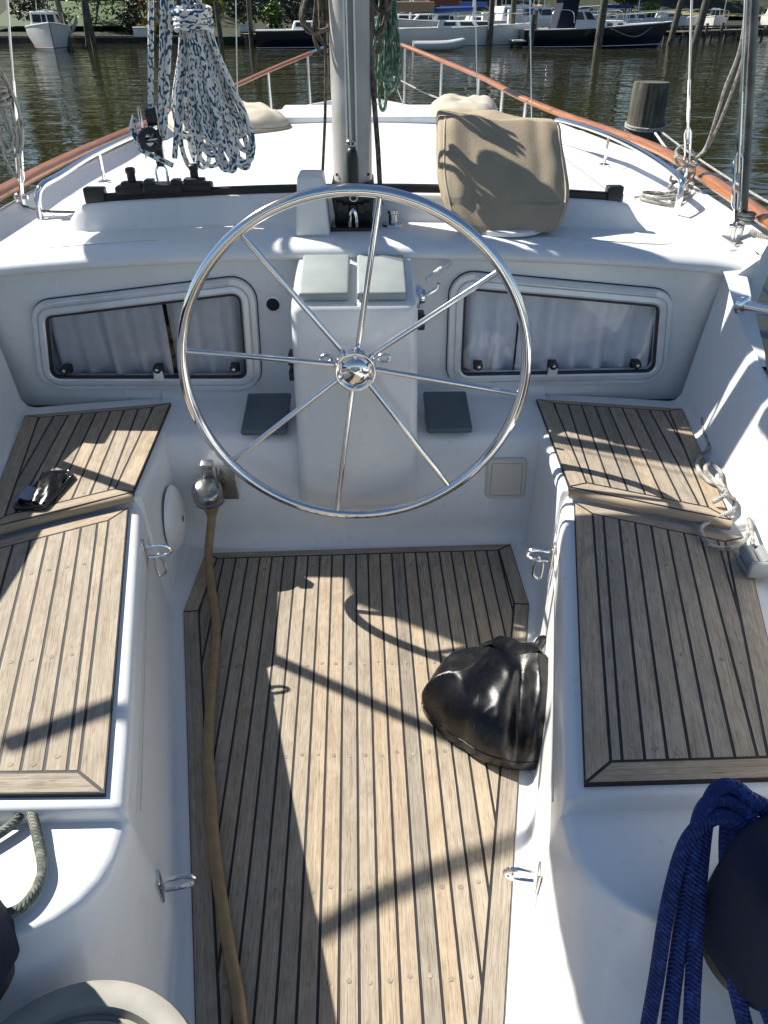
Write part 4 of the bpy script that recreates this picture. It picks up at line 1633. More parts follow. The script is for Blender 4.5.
def ridged(p):
    return 1 - abs(noise.noise(p)) * 2.2


def bag_pt(a, t):
    r0 = interp(OUTL, a)[0]
    bp = V((bagc.x + math.cos(a) * r0, bagc.y + math.sin(a) * r0))
    q = 0.5 + 0.5 * math.cos(a + 0.4)
    rp_ = RA.lerp(RB, q)
    if t < 0.08:
        rr_, z = 0.55 + 0.40 * t / 0.08, 0.0
    else:
        k = (t - 0.08) / 0.92
        rr_ = 0.95 * math.cos(k * math.pi / 2) ** 0.75 + 0.05 * math.sin(k * math.pi) * (1 - k)
        z = math.sin(k * math.pi / 2) ** 0.85
    pl = rp_.lerp(bp, rr_)
    z *= lerp(0.165, 0.205, q)
    # stiff leather: a few long creases running down from the ridge, plus fine crumple
    u = pl.x * 0.55 + pl.y * 0.83
    w = -pl.x * 0.83 + pl.y * 0.55
    cr = ridged(V((u * 3.2 + 1.3, w * 8.0, 4.1))) * 0.030 + ridged(V((u * 9 + 7, w * 15, 1.7))) * 0.009 - 0.022
    cr += noise.noise(V((pl.x * 30, pl.y * 30, z * 20))) * 0.0035
    cr -= 0.035 * math.exp(-((pl.x - 0.43 - 0.18 * (pl.y - 1.3)) / 0.022) ** 2) * smooth01((1.42 - pl.y) / 0.12)
    cr *= 1 - 0.55 * smooth01((z - 0.11) / 0.08)
    f = smooth01(z / 0.07)
    out = (bp - rp_).normalized()
    return V((pl.x + out.x * cr * 0.7 * f, pl.y + out.y * cr * 0.7 * f, bagc.z + max(0.0, z + cr * f)))


mb = MB()
blob(mb, bag_pt, 220, 80)
M_ = Matrix.Translation((0, 0, 0.003))
mb.xform(M_)
bag = tag(mb.build('leather_bag', LEATHER, smooth=80), 'slouched shiny black leather bag lying on the teak floor against the right bench', 'bag')
mb = MB()
pts = []
for i in range(120):
    t = i / 119
    p = bag_pt(lerp(5.20, 6.95, t), 0.30 + 0.10 * math.sin(math.pi * t))
    pts.append(p + V((0.004 + 0.005 * math.sin(i * 1.9), 0.004 * math.cos(i * 2.3), 0.006 + 0.006 * math.sin(i * 2.7))))
mb.tube(pts, [0.0085 + 0.003 * math.sin(i * 1.3) for i in range(120)], 8)
mb.build('zip_edge', LEATHER, bag, smooth=80)
mb = MB()
mb.tube([bag_pt(lerp(2.7, 5.3, k / 60), 0.17) + V((0, 0, 0.001)) for k in range(61)], 0.0022, 6)
mb.build('base_seam', LEATHER, bag, smooth=80)
mb = MB()
mb.tube([bag_pt(4.35 - 0.25 * k / 40, lerp(0.12, 0.75, k / 40)) + V((0, 0, 0.001)) for k in range(41)], 0.0020, 6)
mb.build('panel_seam', LEATHER, bag, smooth=80)
mb = MB()
mb.tube(spline([(0.49, 1.43, 0.14), (0.515, 1.475, 0.155), (0.53, 1.485, 0.155), (0.540, 1.465, 0.145), (0.538, 1.43, 0.12), (0.522, 1.37, 0.09), (0.505, 1.31, 0.07)], 8), [0.014] * 20 + [0.011] * 29, 8, flat=0.5)
mb.build('strap', LEATHER, bag, smooth=80)
mb = MB()
for (dx, dy, dz, ax) in ((0, 0, 0, 0.3), (0.018, 0.012, 0.006, 1.2), (-0.012, 0.014, 0.008, 2.0), (0.006, -0.012, -0.006, 0.9), (0.024, -0.006, 0.0, 2.6)):
    c = V((0.452 + dx, 1.192 + dy, 0.085 + dz))
    mb.tube([c + V((0.011 * math.cos(t) * math.cos(ax), 0.011 * math.cos(t) * math.sin(ax), 0.009 * math.sin(t))) for t in [2 * math.pi * k / 12 for k in range(12)]], 0.003, 6, closed=True)
mb.build('charm', GOLD, bag)

# black glossy case with a light label patch on the front left seat
cc = thing('sunglasses_case', (-0.875, 1.77, 0.483), 'glossy black case lying open on the sunlit front left seat', 'case')
MT = Matrix.Translation((-0.868, 1.79, 0.466)) @ Matrix.Rotation(-0.10, 4, 'Z') @ Matrix.Scale(0.84, 4)
mb = MB()
ol_ = round_poly([(-0.062, -0.125), (0.05, -0.115), (0.062, 0.09), (0.03, 0.125), (-0.045, 0.11)], 0.02, 4)
rws = []
for (z, d) in ((0.0, 0.004), (0.004, 0.0), (0.012, 0.0), (0.016, 0.004), (0.015, 0.009), (0.008, 0.014), (0.006, 0.02)):
    rws.append([(p.x, p.y, z) for p in inset(ol_, [d] * len(ol_))])
vs = mb.grid(rws, close_v=True)
mb.f(vs[-1])
mb.f(vs[0][::-1])
mb.xform(MT)
mb.build('shell', plain('gloss_black', (0.008, 0.008, 0.010), 0.16, coat=0.4, var=0.2), cc, smooth=50)
mb = MB()
rws = []
for j in range(9):
    t = j / 8
    rws.append([(-0.045 + 0.09 * i / 8 + 0.008 * math.sin(t * 5), -0.085 + 0.18 * t, 0.012 + 0.022 * math.sin(math.pi * i / 8) * math.sin(math.pi * t) + 0.007 * math.sin(i * 1.9 + j)) for i in range(9)])
mb.grid(rws)
mb.xform(MT)
mb.build('lining', LEATHER, cc, smooth=80)
mb = MB()
mb.box((-0.035, -0.045, 0.02), (0.04, 0.07, 0.006), Matrix.Rotation(0.3, 3, 'Y'), bevel=0.002)
mb.xform(MT)
mb.build('cloth_patch', plain('grey_blue_cloth', (0.22, 0.26, 0.32), 0.6), cc)

# folding padeyes on the well sides
pe = [('steel folding padeye with clip high on the left bench front', (-0.571, 1.63, 0.365), -1, 1), ('steel folding padeye with clip high on the right bench front', (0.566, 1.66, 0.31), 1, 1),
      ('single steel padeye low on the left bench front', (-0.389, 0.83, 0.115), -1, 0), ('single steel padeye low on the right bench front', (0.388, 0.83, 0.115), 1, 0)]
for lab, p, s, dbl in pe:
    p = V(p)
    q = thing('padeye', p, lab, 'padeye', 'padeyes on the bench fronts')
    mb = MB()
    dr = V((s * 0.22, 1, 0)).normalized()
    up = V((0, 0, 1))
    nn = V((-s, s * s * 0.22 * 0 + 0.2, 0)).normalized()
    rot = Matrix((dr, nn, up)).transposed()
    mb.box(p, (0.035, 0.008, 0.07), rot, bevel=0.003)
    mb.build('plate', STEEL, q)
    mb = MB()
    c = p + nn * 0.008
    mb.tube(spline([c + up * 0.016, c + nn * 0.035 + up * 0.018, c + nn * 0.058 + up * 0.008, c + nn * 0.058 - up * 0.010, c + nn * 0.035 - up * 0.018, c - up * 0.016], 5), 0.0052, 8)
    mb.build('eye', CHROME, q)
    if dbl:
        mb = MB()
        c = c - up * 0.03 + nn * 0.006
        mb.tube(spline([c + up * 0.02 + nn * .02, c + nn * 0.03 - up * 0.005, c + nn * 0.03 - up * 0.045, c + nn * 0.012 - up * 0.055, c + nn * 0.008 - up * 0.02, c + up * 0.01 + nn * 0.01], 5), 0.0045, 8)
        mb.build('clip', STEEL, q)

# bilge pump fitting and its tan hose
pp = thing('bilge_pump', (-0.505, 2.11, 0.27), 'steel pump fitting with lever on the well wall left of the pedestal', 'pump')
mb = MB()
mb.box((-0.448, 2.118, 0.285), (0.11, 0.012, 0.13), bevel=0.004)
mb.build('mount_plate', STEEL, pp)
mb = MB()
mb.lathe([(0.0, 0.062), (0.03, 0.060), (0.044, 0.052), (0.049, 0.040), (0.049, 0.030), (0.043, 0.028), (0.043, 0.018), (0.05, 0.015), (0.05, 0.002), (0.042, -0.008)], (-0.482, 2.058, 0.268), (0.05, -0.45, 0.9), 40)
mb.build('pump_body', plain('tarnished_steel', (0.33, 0.32, 0.30), 0.22, 0.9, var=0.35, nscale=30), pp)
mb = MB()
mb.box((-0.474, 2.08, 0.35), (0.040, 0.03, 0.09), Matrix.Rotation(0.3, 3, 'X'), bevel=0.004)
mb.build('lever', STEEL, pp)
mb = MB()
hz = [(-0.481, 2.064, 0.262), (-0.481, 2.05, 0.19), (-0.492, 1.975, 0.09)] + [(x, y, zs_sole(y) + 0.0155) for (x, y) in ((-0.468, 1.86), (-0.425, 1.68), (-0.402, 1.45), (-0.378, 1.25), (-0.350, 1.12), (-0.316, 0.97), (-0.262, 0.79), (-0.217, 0.65), (-0.19, 0.5), (-0.18, 0.2))]
hp_ = spline(hz, 7)
mb.tube(hp_, [0.048 if i < 2 else lerp(0.048, 0.0142, min(1, (i - 2) / 5) ** 0.55) for i in range(len(hp_))], 12)
tag(mb.build('tan_hose', HOSEM, smooth=70), 'tan hose dropping from the steel pump and running aft along the teak floor', 'hose')

# white line and grey clamp at the outer edge of the right seats
mb = MB()
zt_ = 0.492
def rp_(u, w, z):
    return P(640 + u / 4.66, 380 + w / 4.66, z=z)


lead = [rp_(290, 180, .50), rp_(300, 240, .48), rp_(320, 310, .48), rp_(272, 370, .473), rp_(272, 415, .473), rp_(320, 472, .473), rp_(385, 500, .473), rp_(410, 540, .473), rp_(440, 560, .473),
        rp_(425, 610, .470), rp_(300, 672, .447), rp_(286, 712, .443), rp_(330, 772, .443), rp_(420, 782, .443), rp_(490, 742, .443), rp_(505, 690, .446), rp_(490, 600, .46)]
mb.tube(spline(lead, 7), 0.0062, 8)
mb.tube(spline([rp_(395, 520, .50), rp_(330, 450, .48), rp_(305, 410, .48), rp_(330, 388, .48), rp_(375, 430, .48), rp_(375, 475, .48), rp_(400, 530, .50), rp_(345, 568, .48), rp_(400, 540, .50), rp_(440, 556, .48)], 8), 0.0062, 8)
mb.tube(spline([rp_(490, 600, .46), rp_(515, 680, .47), rp_(530, 770, .485)], 6), 0.005, 8)
tag(mb.build('loose_line', WHITEROPE), 'loose white line looped on the right seats beside the coaming', 'line')
cq = P(755, 560, z=0.46)
cl = thing('rope_clamp', (cq.x, cq.y, 0.44), 'grey twin roller clamp at the outer edge of the right seat', 'clamp')
for dx in (-0.017, 0.017):
    mb = MB()
    mb.lathe([(0.009, -0.036), (0.0155, -0.033), (0.0155, 0.033), (0.009, 0.036)], (cq.x + dx, cq.y, 0.468), (0.12, 1, 0), 16)
    mb.build('roller', GREYPL, cl)
mb = MB()
mb.box((cq.x - 0.004, cq.y - 0.042, 0.462), (0.066, 0.016, 0.045), bevel=0.006)
mb.box((cq.x, cq.y, 0.447), (0.066, 0.095, 0.014), bevel=0.004)
mb.build('clamp_base', GREYPL, cl)


# navy winch covers and their ropes
def winch(x, y, z0, lab):
    t = thing('winch', (x, y, z0), lab, 'winch')
    mb = MB()
    rows = []
    for (r, z) in ((0.104, -0.03), (0.108, 0.0), (0.106, 0.03), (0.104, 0.09), (0.099, 0.15), (0.092, 0.178), (0.078, 0.19), (0.05, 0.196), (0.0, 0.198)):
        rows.append([(x + r * (1 + 0.03 * math.sin(5 * a + 9 * z) + 0.018 * math.sin(11 * a + z * 30)) * math.cos(a), y + r * (1 + 0.02 * math.sin(5 * a)) * math.sin(a), z0 + z) for a in [2 * math.pi * k / 48 for k in range(48)]])
    mb.grid(rows, close_v=True)
    mb.build('fabric_cover', NAVY, t, smooth=70)
    mb = MB()
    mb.lathe([(0.095, -0.02), (0.098, -0.035), (0.098, -0.06)], (x, y, z0 + 0.004), n=36)
    mb.build('winch_base', BLACK, t)
    return t


winch(0.672, 0.575, 0.40, 'winch under a dark navy fabric cover on the right, hung with blue ropes')
winch(-0.628, 0.575, 0.375, 'winch under a dark navy cover at the left edge beside the grey green rope')
mb = MB()
rp = [
    [(0.63, 0.64, 0.565), (0.585, 0.655, 0.575), (0.54, 0.64, 0.535), (0.505, 0.59, 0.46), (0.475, 0.52, 0.36), (0.445, 0.45, 0.27), (0.42, 0.36, 0.20)],
    [(0.64, 0.65, 0.575), (0.60, 0.675, 0.585), (0.565, 0.665, 0.575), (0.545, 0.62, 0.50), (0.515, 0.55, 0.40), (0.485, 0.47, 0.30), (0.455, 0.38, 0.21)],
    [(0.65, 0.66, 0.585), (0.615, 0.69, 0.60), (0.582, 0.68, 0.585), (0.562, 0.63, 0.51), (0.54, 0.555, 0.42), (0.52, 0.48, 0.33), (0.50, 0.39, 0.23)],
    [(0.66, 0.66, 0.58), (0.62, 0.68, 0.58), (0.60, 0.64, 0.545), (0.59, 0.58, 0.48), (0.585, 0.53, 0.41), (0.595, 0.46, 0.33), (0.61, 0.38, 0.25)],
    [(0.67, 0.655, 0.585), (0.63, 0.68, 0.585), (0.612, 0.645, 0.56), (0.607, 0.58, 0.49), (0.61, 0.52, 0.42), (0.635, 0.45, 0.34), (0.665, 0.36, 0.26)],
]
for c in rp:
    mb.tube(spline([(x_ - 0.005 + 0.075 * max(0, 0.56 - z_), y_ + 0.012, z_ - 0.005) for x_, y_, z_ in c], 8), 0.0122, 10)
tag(mb.build('blue_rope', rope_mat('blue_braid', (0.008, 0.026, 0.14), (0.018, 0.055, 0.24), 0.57, 5.0, 120.0, 0.35), smooth=70), 'bundle of fuzzy bright blue ropes draped over the right navy winch', 'rope')
mb = MB()
mb.tube(spline([(-0.74, 0.70, 0.41), (-0.66, 0.735, 0.398), (-0.595, 0.79, 0.398), (-0.585, 0.822, 0.405), (-0.567, 0.81, 0.405), (-0.535, 0.755, 0.398), (-0.51, 0.70, 0.396), (-0.518, 0.652, 0.394), (-0.55, 0.632, 0.394), (-0.62, 0.622, 0.398), (-0.70, 0.63, 0.41)], 8), 0.0092, 10)
tag(mb.build('short_rope', OLIVEROPE), 'grey green rope loop lying on the white ledge aft of the left seat', 'rope')

# round plastic tub with a moulded lid by the helmsman's left foot
tb = thing('plastic_tub', (-0.365, 0.395, 0.0), 'round beige grey plastic tub lid at the bottom left corner', 'tub')
tc_ = V((-0.385, 0.368, 0.31))
mb = MB()
mb.lathe([(0.0, 0.004), (0.05, 0.004), (0.055, 0.010), (0.062, 0.010), (0.067, 0.003), (0.125, -0.002), (0.145, -0.004), (0.150, -0.012), (0.156, -0.012), (0.161, 0.007), (0.182, 0.012), (0.197, 0.010), (0.201, 0.0), (0.199, -0.02), (0.19, -0.026)], tc_, n=72)
mb.build('lid', TUBM, tb, smooth=40)
mb = MB()
mb.lathe([(0.186, -0.012), (0.178, -0.10), (0.150, -0.36), (0.0, -0.36)], tc_, n=48)
mb.build('tub_body', TUBM, tb)

# ================================================================== HARBOUR
WZ = -0.30
mb = MB()
mb.poly([(-900, -300, WZ), (900, -300, WZ), (900, 1500, WZ), (-900, 1500, WZ)])
struct(mb.build('water', WATER, smooth=0))

# river bank: low behind the left seawall, further off on the right
mb = MB()
rows = []
for i in range(33):
    x = -160 + 10 * i
    y0 = 54.0 if x < -8 else lerp(54, 88, smooth01((x + 8) / 40))
    rows.append([(x, y0, WZ - 1), (x, y0 + 0.3, 0.12), (x, y0 + 6, 0.6), (x, y0 + 18, 3.0 + 0.8 * math.sin(i)), (x, y0 + 45, 8), (x, y0 + 120, 12), (x, y0 + 400, 14)])
mb.grid(rows)
struct(mb.build('river_bank', BANKM))
mb = MB()
mb.grid([[(24 + 4 * i, 93 + 4 * j, 0.95 + 0.35 * j + 0.1 * math.sin(i)) for j in range(6)] for i in range(9)])
struct(mb.build('lawn', LAWN))
mb = MB()
mb.grid([[(-24 + 2.5 * i, 57 + 2 * j, 0.65 + 0.45 * j) for j in range(4)] for i in range(6)])
struct(mb.build('lawn', leaf_mat('lawn_green', (0.04, 0.075, 0.016), (0.055, 0.09, 0.02))))


def seawall(x0, y0, x1, y1, top, lab):
    t = thing('seawall', ((x0 + x1) / 2, (y0 + y1) / 2, WZ), lab, 'seawall')
    d = V((x1 - x0, y1 - y0, 0))
    L = d.length
    d.normalize()
    ang_ = math.atan2(d.y, d.x)
    rot = Matrix.Rotation(ang_, 3, 'Z')
    mb = MB()
    n = int(L / 0.3)
    for k in range(n):
        p = V((x0, y0, 0)) + d * (L * (k + .5) / n)
        h = top - (WZ - 1) - rnd.uniform(0, 0.06)
        mb.box((p.x, p.y, WZ - 1 + h / 2), (L / n - 0.015, 0.12 + rnd.uniform(0, .03), h), rot)
    mb.build('sheet_boards', STONE, t)
    mb = MB()
    m = V(((x0 + x1) / 2, (y0 + y1) / 2, top + 0.06))
    mb.box(m, (L, 0.35, 0.12), rot)
    mb.box(m + V((0, -0.1, -0.45)), (L, 0.16, 0.2), rot)
    mb.build('cap_board', DOCKM, t)


seawall(-60, 53.6, -9, 53.6, 0.10, 'dark timber seawall under the bushes on the far left bank')
seawall(-9, 57.5, 12, 62, 0.15, 'dark timber seawall behind the dock, across the water from the bow')
seawall(14, 70, 70, 88, 0.25, 'dark timber seawall of the far right shore')


def piling(x, y, top, r, lab, lean=(0, 0), group='pilings standing in the harbour', taper=0.9, seed=0, cat='piling'):
    rr = random.Random(seed + int(x * 7))
    mb = MB()
    rows = []
    n = 24
    for (t) in (0, 0.3, 0.6, 0.85, 0.97, 1.0):
        z = lerp(WZ - 1.5, top, t)
        q = r * lerp(1, taper, t) * (0.96 if t == 1.0 else 1)
        rows.append([(lean[0] * t + q * (1 + 0.04 * noise.noise(V((math.cos(2 * math.pi * k / n) * 3, math.sin(2 * math.pi * k / n) * 3, z * 0.8 + x)))) * math.cos(2 * math.pi * k / n),
                      lean[1] * t + q * math.sin(2 * math.pi * k / n), z) for k in range(n)])
    vs = mb.grid(rows, close_v=True)
    mb.f(vs[-1])
    o = mb.build('piling', PILEM, smooth=40)
    o.location = (x, y, 0)
    return tag(o, lab, cat, group)


# near piling with its lines
np_ = piling(2.86, 8.2, 1.01, 0.205, 'thick weathered piling just beyond the right rail, wrapped with mooring line', (-0.03, 0), taper=0.84, cat='piling')
mb = MB()
zz = 0.62
for k in range(2):
    mb.tube([(2.84 + 0.19 * math.cos(a), 8.2 + 0.19 * math.sin(a), zz + 0.02 * k + 0.02 * math.sin(a)) for a in [2 * math.pi * j / 24 for j in range(24)]], 0.011, 7, closed=True)
mb.tube(spline([(2.92, 8.1, zz), (3.0, 7.2, 0.5), (3.0, 5.6, 0.42), (2.7, 4.0, 0.60), (1.9, 3.05, 0.93)], 8), 0.010, 7)
mb.tube(spline([(2.60, 8.04, zz), (2.57, 8.02, 0.3), (2.55, 8.05, -0.35)], 4), 0.010, 7)
tag(mb.build('mooring_line', WHITEROPE), 'pale line wrapped round the near piling and led back to the boat', 'mooring line')
mb = MB()
mb.tube(spline([(2.90, 8.08, zz - 0.03), (2.5, 6.4, 0.62), (2.1, 5.0, 0.80), (1.42, 3.6, 1.0)], 8), 0.011, 7)
tag(mb.build('mooring_line', SHEET), 'thin black and white flecked line from the near piling to the right rail', 'mooring line')

plist = [(-15.95, 48.3, 2.3, .16, (-.35, 0), 'leaning dark piling just right of the small white cabin boat'),
         (-15.75, 50.0, 2.0, .15, (.35, 0), 'second leaning piling right of the small white cabin boat'),
         (-15.6, 51.2, 2.4, .16, (-.15, .2), 'tall dark piling behind the leaning pair near the small white cabin boat'),
         (-20.3, 47.5, 1.7, .18, (-.6, 0), 'piling at the left edge beside the small white cabin boat'),
         (-10.4, 50.5, 2.2, .15, (.1, 0), 'slim piling before the seawall, between the white boxes and the yellow bush'),
         (-12.3, 51.5, 2.4, .16, (.15, 0), 'slim piling under the round yellow green bush'),
         (-8.2, 51.0, 1.9, .15, (-.1, 0), 'slim piling left of the second white dock box'),
         (-6.5, 51.0, 2.0, .15, (.05, 0), 'slim piling right of the second white dock box'),
         (-1.75, 46.5, 2.1, .19, (0, 0), 'pale green piling at the dock end left of the white mast'),
         (1.6, 46.0, 1.9, .17, (0, 0), 'pale piling beside the sailing yacht with the tan awning'),
         (7.3, 50.5, 2.5, .17, (0, 0), 'pale piling left of the white dock boxes'),
         (8.7, 51.5, 2.3, .17, (0, 0), 'pale piling in front of the white dock boxes'),
         (10.1, 52.0, 1.5, .16, (0, 0), 'low dark piling between the dock boxes and the navy motor boat'),
         (9.5, 49.4, 1.3, .16, (0, 0), 'low dark piling at the stern of the navy motor boat'),
         (13.1, 48.6, 2.3, .22, (.05, 0), 'grey green piling in front of the navy motor boat'),
         (19.2, 54.8, 2.0, .20, (.35, 0), 'leaning piling just off the bow of the navy motor boat'),
         (19.7, 52.0, 2.5, .24, (.4, 0), 'thick grey piling right of the navy motor boat bow'),
         (27.5, 50.0, 1.4, .2, (0, 0), 'piling at the far right beyond the thick shroud')]
for i, (x, y, tp, r, ln, lab) in enumerate(plist):
    piling(x, y, tp, r, lab, ln, seed=i)


def dock(name, lab, x0, y0, x1, y1, w, z, posts=5):
    t = thing(name, ((x0 + x1) / 2, (y0 + y1) / 2, WZ), lab, 'dock')
    d = V((x1 - x0, y1 - y0, 0))
    L = d.length
    d.normalize()
    rot = Matrix.Rotation(math.atan2(d.y, d.x), 3, 'Z')
    mb = MB()
    n = max(4, int(L / 0.16))
    for k in range(n):
        p = V((x0, y0, z)) + d * (L * (k + .5) / n)
        mb.box(p, (L / n - 0.012, w, 0.05), rot)
    mb.build('deck_boards', DOCKM, t)
    mb = MB()
    for sgn in (-1, 1):
        m = V(((x0 + x1) / 2, (y0 + y1) / 2, z - 0.14)) + rot @ V((0, sgn * (w / 2 - 0.05), 0))
        mb.box(m, (L, 0.06, 0.22), rot)
    mb.build('bearer', STONE, t)
    for k in range(posts):
        for sgn in (-1, 1):
            p = V((x0, y0, 0)) + d * (L * (k + .3) / posts) + rot @ V((0, sgn * (w / 2 + 0.1), 0))
            mb = MB()
            mb.tube([(p.x, p.y, WZ - 1), (p.x, p.y, z + rnd.uniform(-0.1, 0.5))], 0.1, 10)
            mb.build('post', PILEM, t)


dock('wooden_dock', 'grey wooden dock standing on dark posts left of the white mast', -7.5, 55.5, -1.0, 54.5, 1.6, 0.25)
dock('wooden_dock', 'grey wooden dock with pale posts between the tan awning yacht and the navy boat', 5.8, 53.5, 12.5, 55.5, 1.8, 0.35, 6)
dock('wooden_dock', 'grey wooden dock leading off right from the navy motor boat', 20.5, 58, 30, 66, 1.6, 0.3, 6)


# ---- boats
def hull_rows(L, B, H, flare=0.75, n=14, tr=0.85, sheer=0.3, bow=1.0):
    rows = []
    for i in range(n + 1):
        t = i / n                         # 0 stern .. 1 bow
        w = B / 2 * (tr + (1 - tr) * math.sin(min(1, t / 0.45) * math.pi / 2)) if t < 0.45 else B / 2 * max(0.02, (1 - ((t - 0.45) / 0.55) ** 2.3))
        h = H * (1 + sheer * t * t)
        x = -L / 2 + L * t
        rake = 0.10 * L * bow * smooth01((t - 0.7) / 0.3)
        rows.append([(x + rake * 0.0 + 0, s * w, h) for s in ()] or
                    [(x + rake * z_, s * w * f_, h * z_ - 0.3 * (1 - z_)) for s, f_, z_ in
                     ((-1, 1.0, 1.0), (-1, 0.97, 0.72), (-1, flare, 0.3), (-1, flare * 0.8, 0.0), (0, 0, -0.2), (1, flare * 0.8, 0.0), (1, flare, 0.3), (1, 0.97, 0.72), (1, 1.0, 1.0))])
    return rows


def make_boat(name, lab, L, B, H, loc, rz, hullm, cabins=(), roofs=(), rails=True, mast=None, stripe=None, cat='motor boat', group=None, sheer=0.3, extra=()):
    t = thing(name, (0, 0, 0), lab, cat, group)
    mb = MB()
    rows = hull_rows(L, B, H, sheer=sheer)
    vs = mb.grid(rows)
    mb.f(vs[0])
    mb.build('hull', hullm, t, smooth=50)
    mb = MB()
    mb.grid([[(r[0][0], lerp(r[0][1], r[-1][1], k / 4) * 0.96, r[0][2] - 0.04) for k in range(5)] for r in rows])
    mb.build('boat_deck', BOATW, t)
    mb = MB()
    for s in (0, -1):
        mb.tube([V(r[s]) + V((0, 0, 0.0)) for r in rows], 0.035, 6)
    mb.build('rub_rail', stripe or BOATW, t)
    mb = MB()
    mb.tube([V(r[3 if False else 2]) + V((0, -0.02, 0)) for r in rows], 0.02, 5)
    mb.tube([V(r[6]) + V((0, 0.02, 0)) for r in rows], 0.02, 5)
    mb.build('boot_stripe', BOATW if hullm is not BOATW else REDP, t)
    for (x0, x1, w, z0, z1, rake_f, rake_b, m, win) in cabins:
        mb = MB()
        a = [(x0, -w / 2), (x1, -w / 2), (x1, w / 2), (x0, w / 2)]
        lo = [mb.v((x, y, z0)) for x, y in a]
        hi = [mb.v((x + (rake_b if x == x0 else -rake_f), y * 0.9, z1)) for x, y in a]
        mb.f(hi)
        for i in range(4):
            mb.f([lo[i], lo[(i + 1) % 4], hi[(i + 1) % 4], hi[i]])
        c = mb.build('cabin', m, t, bevel=0.05)
        if win:
            nwin = win
            zl, zh = lerp(z0, z1, .45), lerp(z0, z1, .85)
            for s in (-1, 1):
                for k in range(nwin):
                    u0, u1 = (k + 0.12) / nwin, (k + 0.88) / nwin
                    mb = MB()
                    q = []
                    for (u, z) in ((u0, zl), (u1, zl), (u1, zh), (u0, zh)):
                        f = (z - z0) / (z1 - z0)
                        xa, xb = x0 + rake_b * f, x1 - rake_f * f
                        q.append((lerp(xa, xb, u), s * (w / 2 * lerp(1, .9, f) + 0.012), z))
                    mb.poly(q)
                    mb.build('window', BOATGLASS, c, smooth=0)
            mb = MB()
            for k in range(2):
                q = []
                for (u, z) in ((-0.44 + 0.46 * k, zl), (-0.02 + 0.46 * k, zl), (-0.02 + 0.46 * k, zh), (-0.44 + 0.46 * k, zh)):
                    f = (z - z0) / (z1 - z0)
                    q.append((x1 - rake_f * f + 0.014, u * w * lerp(1, .9, f), z))
                mb.poly(q)
            mb.build('windscreen', BOATGLASS, c, smooth=0)
    for (x0, x1, w, z, th, m, posts) in roofs:
        mb = MB()
        mb.box(((x0 + x1) / 2, 0, z), (x1 - x0, w, th), bevel=min(0.05, th * .4))
        rf = mb.build('canopy', m, t)
        if posts:
            for x in (x0 + .1, x1 - .1):
                for s in (-1, 1):
                    mb = MB()
                    mb.tube([(x, s * (w / 2 - .08), posts), (x, s * (w / 2 - .08), z)], 0.025, 6)
                    mb.build('canopy_post', STEEL, rf)
    if rails:
        mb = MB()
        for s in (0, -1):
            pts = [V(r[s]) * 1.0 + V((0, 0, 0.55)) for r in rows[7:]]
            mb.tube(pts, 0.02, 6)
            for p in pts[::2]:
                mb.tube([p - V((0, 0, 0.6)), p], 0.014, 5)
        mb.build('bow_rail', STEEL, t)
    if mast:
        mb = MB()
        mb.tube([(mast[0], 0, H * 0.8), (mast[0], 0, mast[1])], mast[2], 10)
        mb.build('mast', mast[3] if len(mast) > 3 else ALU, t)
    for fn in extra:
        fn(t)
    t.location = (loc[0], loc[1], WZ)
    t.rotation_euler.z = rz
    return t


def outrig(t):
    mb = MB()
    for s in (-1, 1):
        mb.tube([(-0.5, s * 0.5, 1.2), (-0.3, s * 0.2, 3.2)], 0.018, 5)
    mb.build('stay', STEEL, t)


make_boat('cabin_boat', 'small white cabin boat with a mast seen bow on at the far left', 7.0, 2.35, 0.95, (-17.4, 49.3), -1.21, BOATW,
          cabins=((-2.4, 0.9, 1.75, 0.85, 1.75, 0.35, 0.1, BOATW, 2), (0.6, 2.0, 1.3, 0.9, 1.2, 0.4, 0, BOATW, 0)), rails=True, mast=(0.4, 8.5, 0.05, BOATN), sheer=0.35, cat='boat', extra=(outrig,))


def navy_extra(t):
    mb = MB()
    for x0, x1 in ((-2.6, -1.2), (0.3, 1.6)):
        mb = MB()
        mb.tube(spline([(x0, -1.2, 1.2), (x0 + .2, -1.15, 1.75), (x1 - .2, -1.1, 1.75), (x1, -1.1, 1.2)], 5), 0.02, 6)
        mb.build('grab_rail', STEEL, t)
    mb = MB()
    mb.box((-4.2, 0, 0.35), (0.7, 2.2, 0.08), bevel=0.02)
    mb.build('swim_platform', BOATW, t)
    mb = MB()
    for k in range(3):
        mb.box((0.35 + 0.6 * k, -0.80, 1.12), (0.30, 0.03, 0.12), bevel=0.01)
    mb.build('porthole', BOATGLASS, t)
    mb = MB()
    mb.tube(spline([(3.9, -0.25, 1.25), (2.4, -1.2, 0.55), (0.8, -1.32, 0.95)], 6), 0.02, 5)
    mb.build('fender_line', WHITEROPE, t)


make_boat('motor_boat', 'navy hulled motor boat with white deckhouse and dark canvas lying across the water', 8.0, 2.7, 0.88, (13.1, 50.9), 0.02, BOATN,
          cabins=((-0.1, 2.6, 1.6, 0.80, 1.32, 0.9, 0.0, BOATW, 0), (-1.15, 0.6, 1.85, 0.95, 1.85, 1.0, 0.0, BOATW, 2), (-2.2, -1.1, 1.9, 0.9, 2.35, -0.15, 0.35, NAVY, 0)),
          roofs=((-2.1, -0.2, 1.9, 2.38, 0.07, NAVY, 0),), stripe=BOATW, sheer=0.42, extra=(navy_extra,))


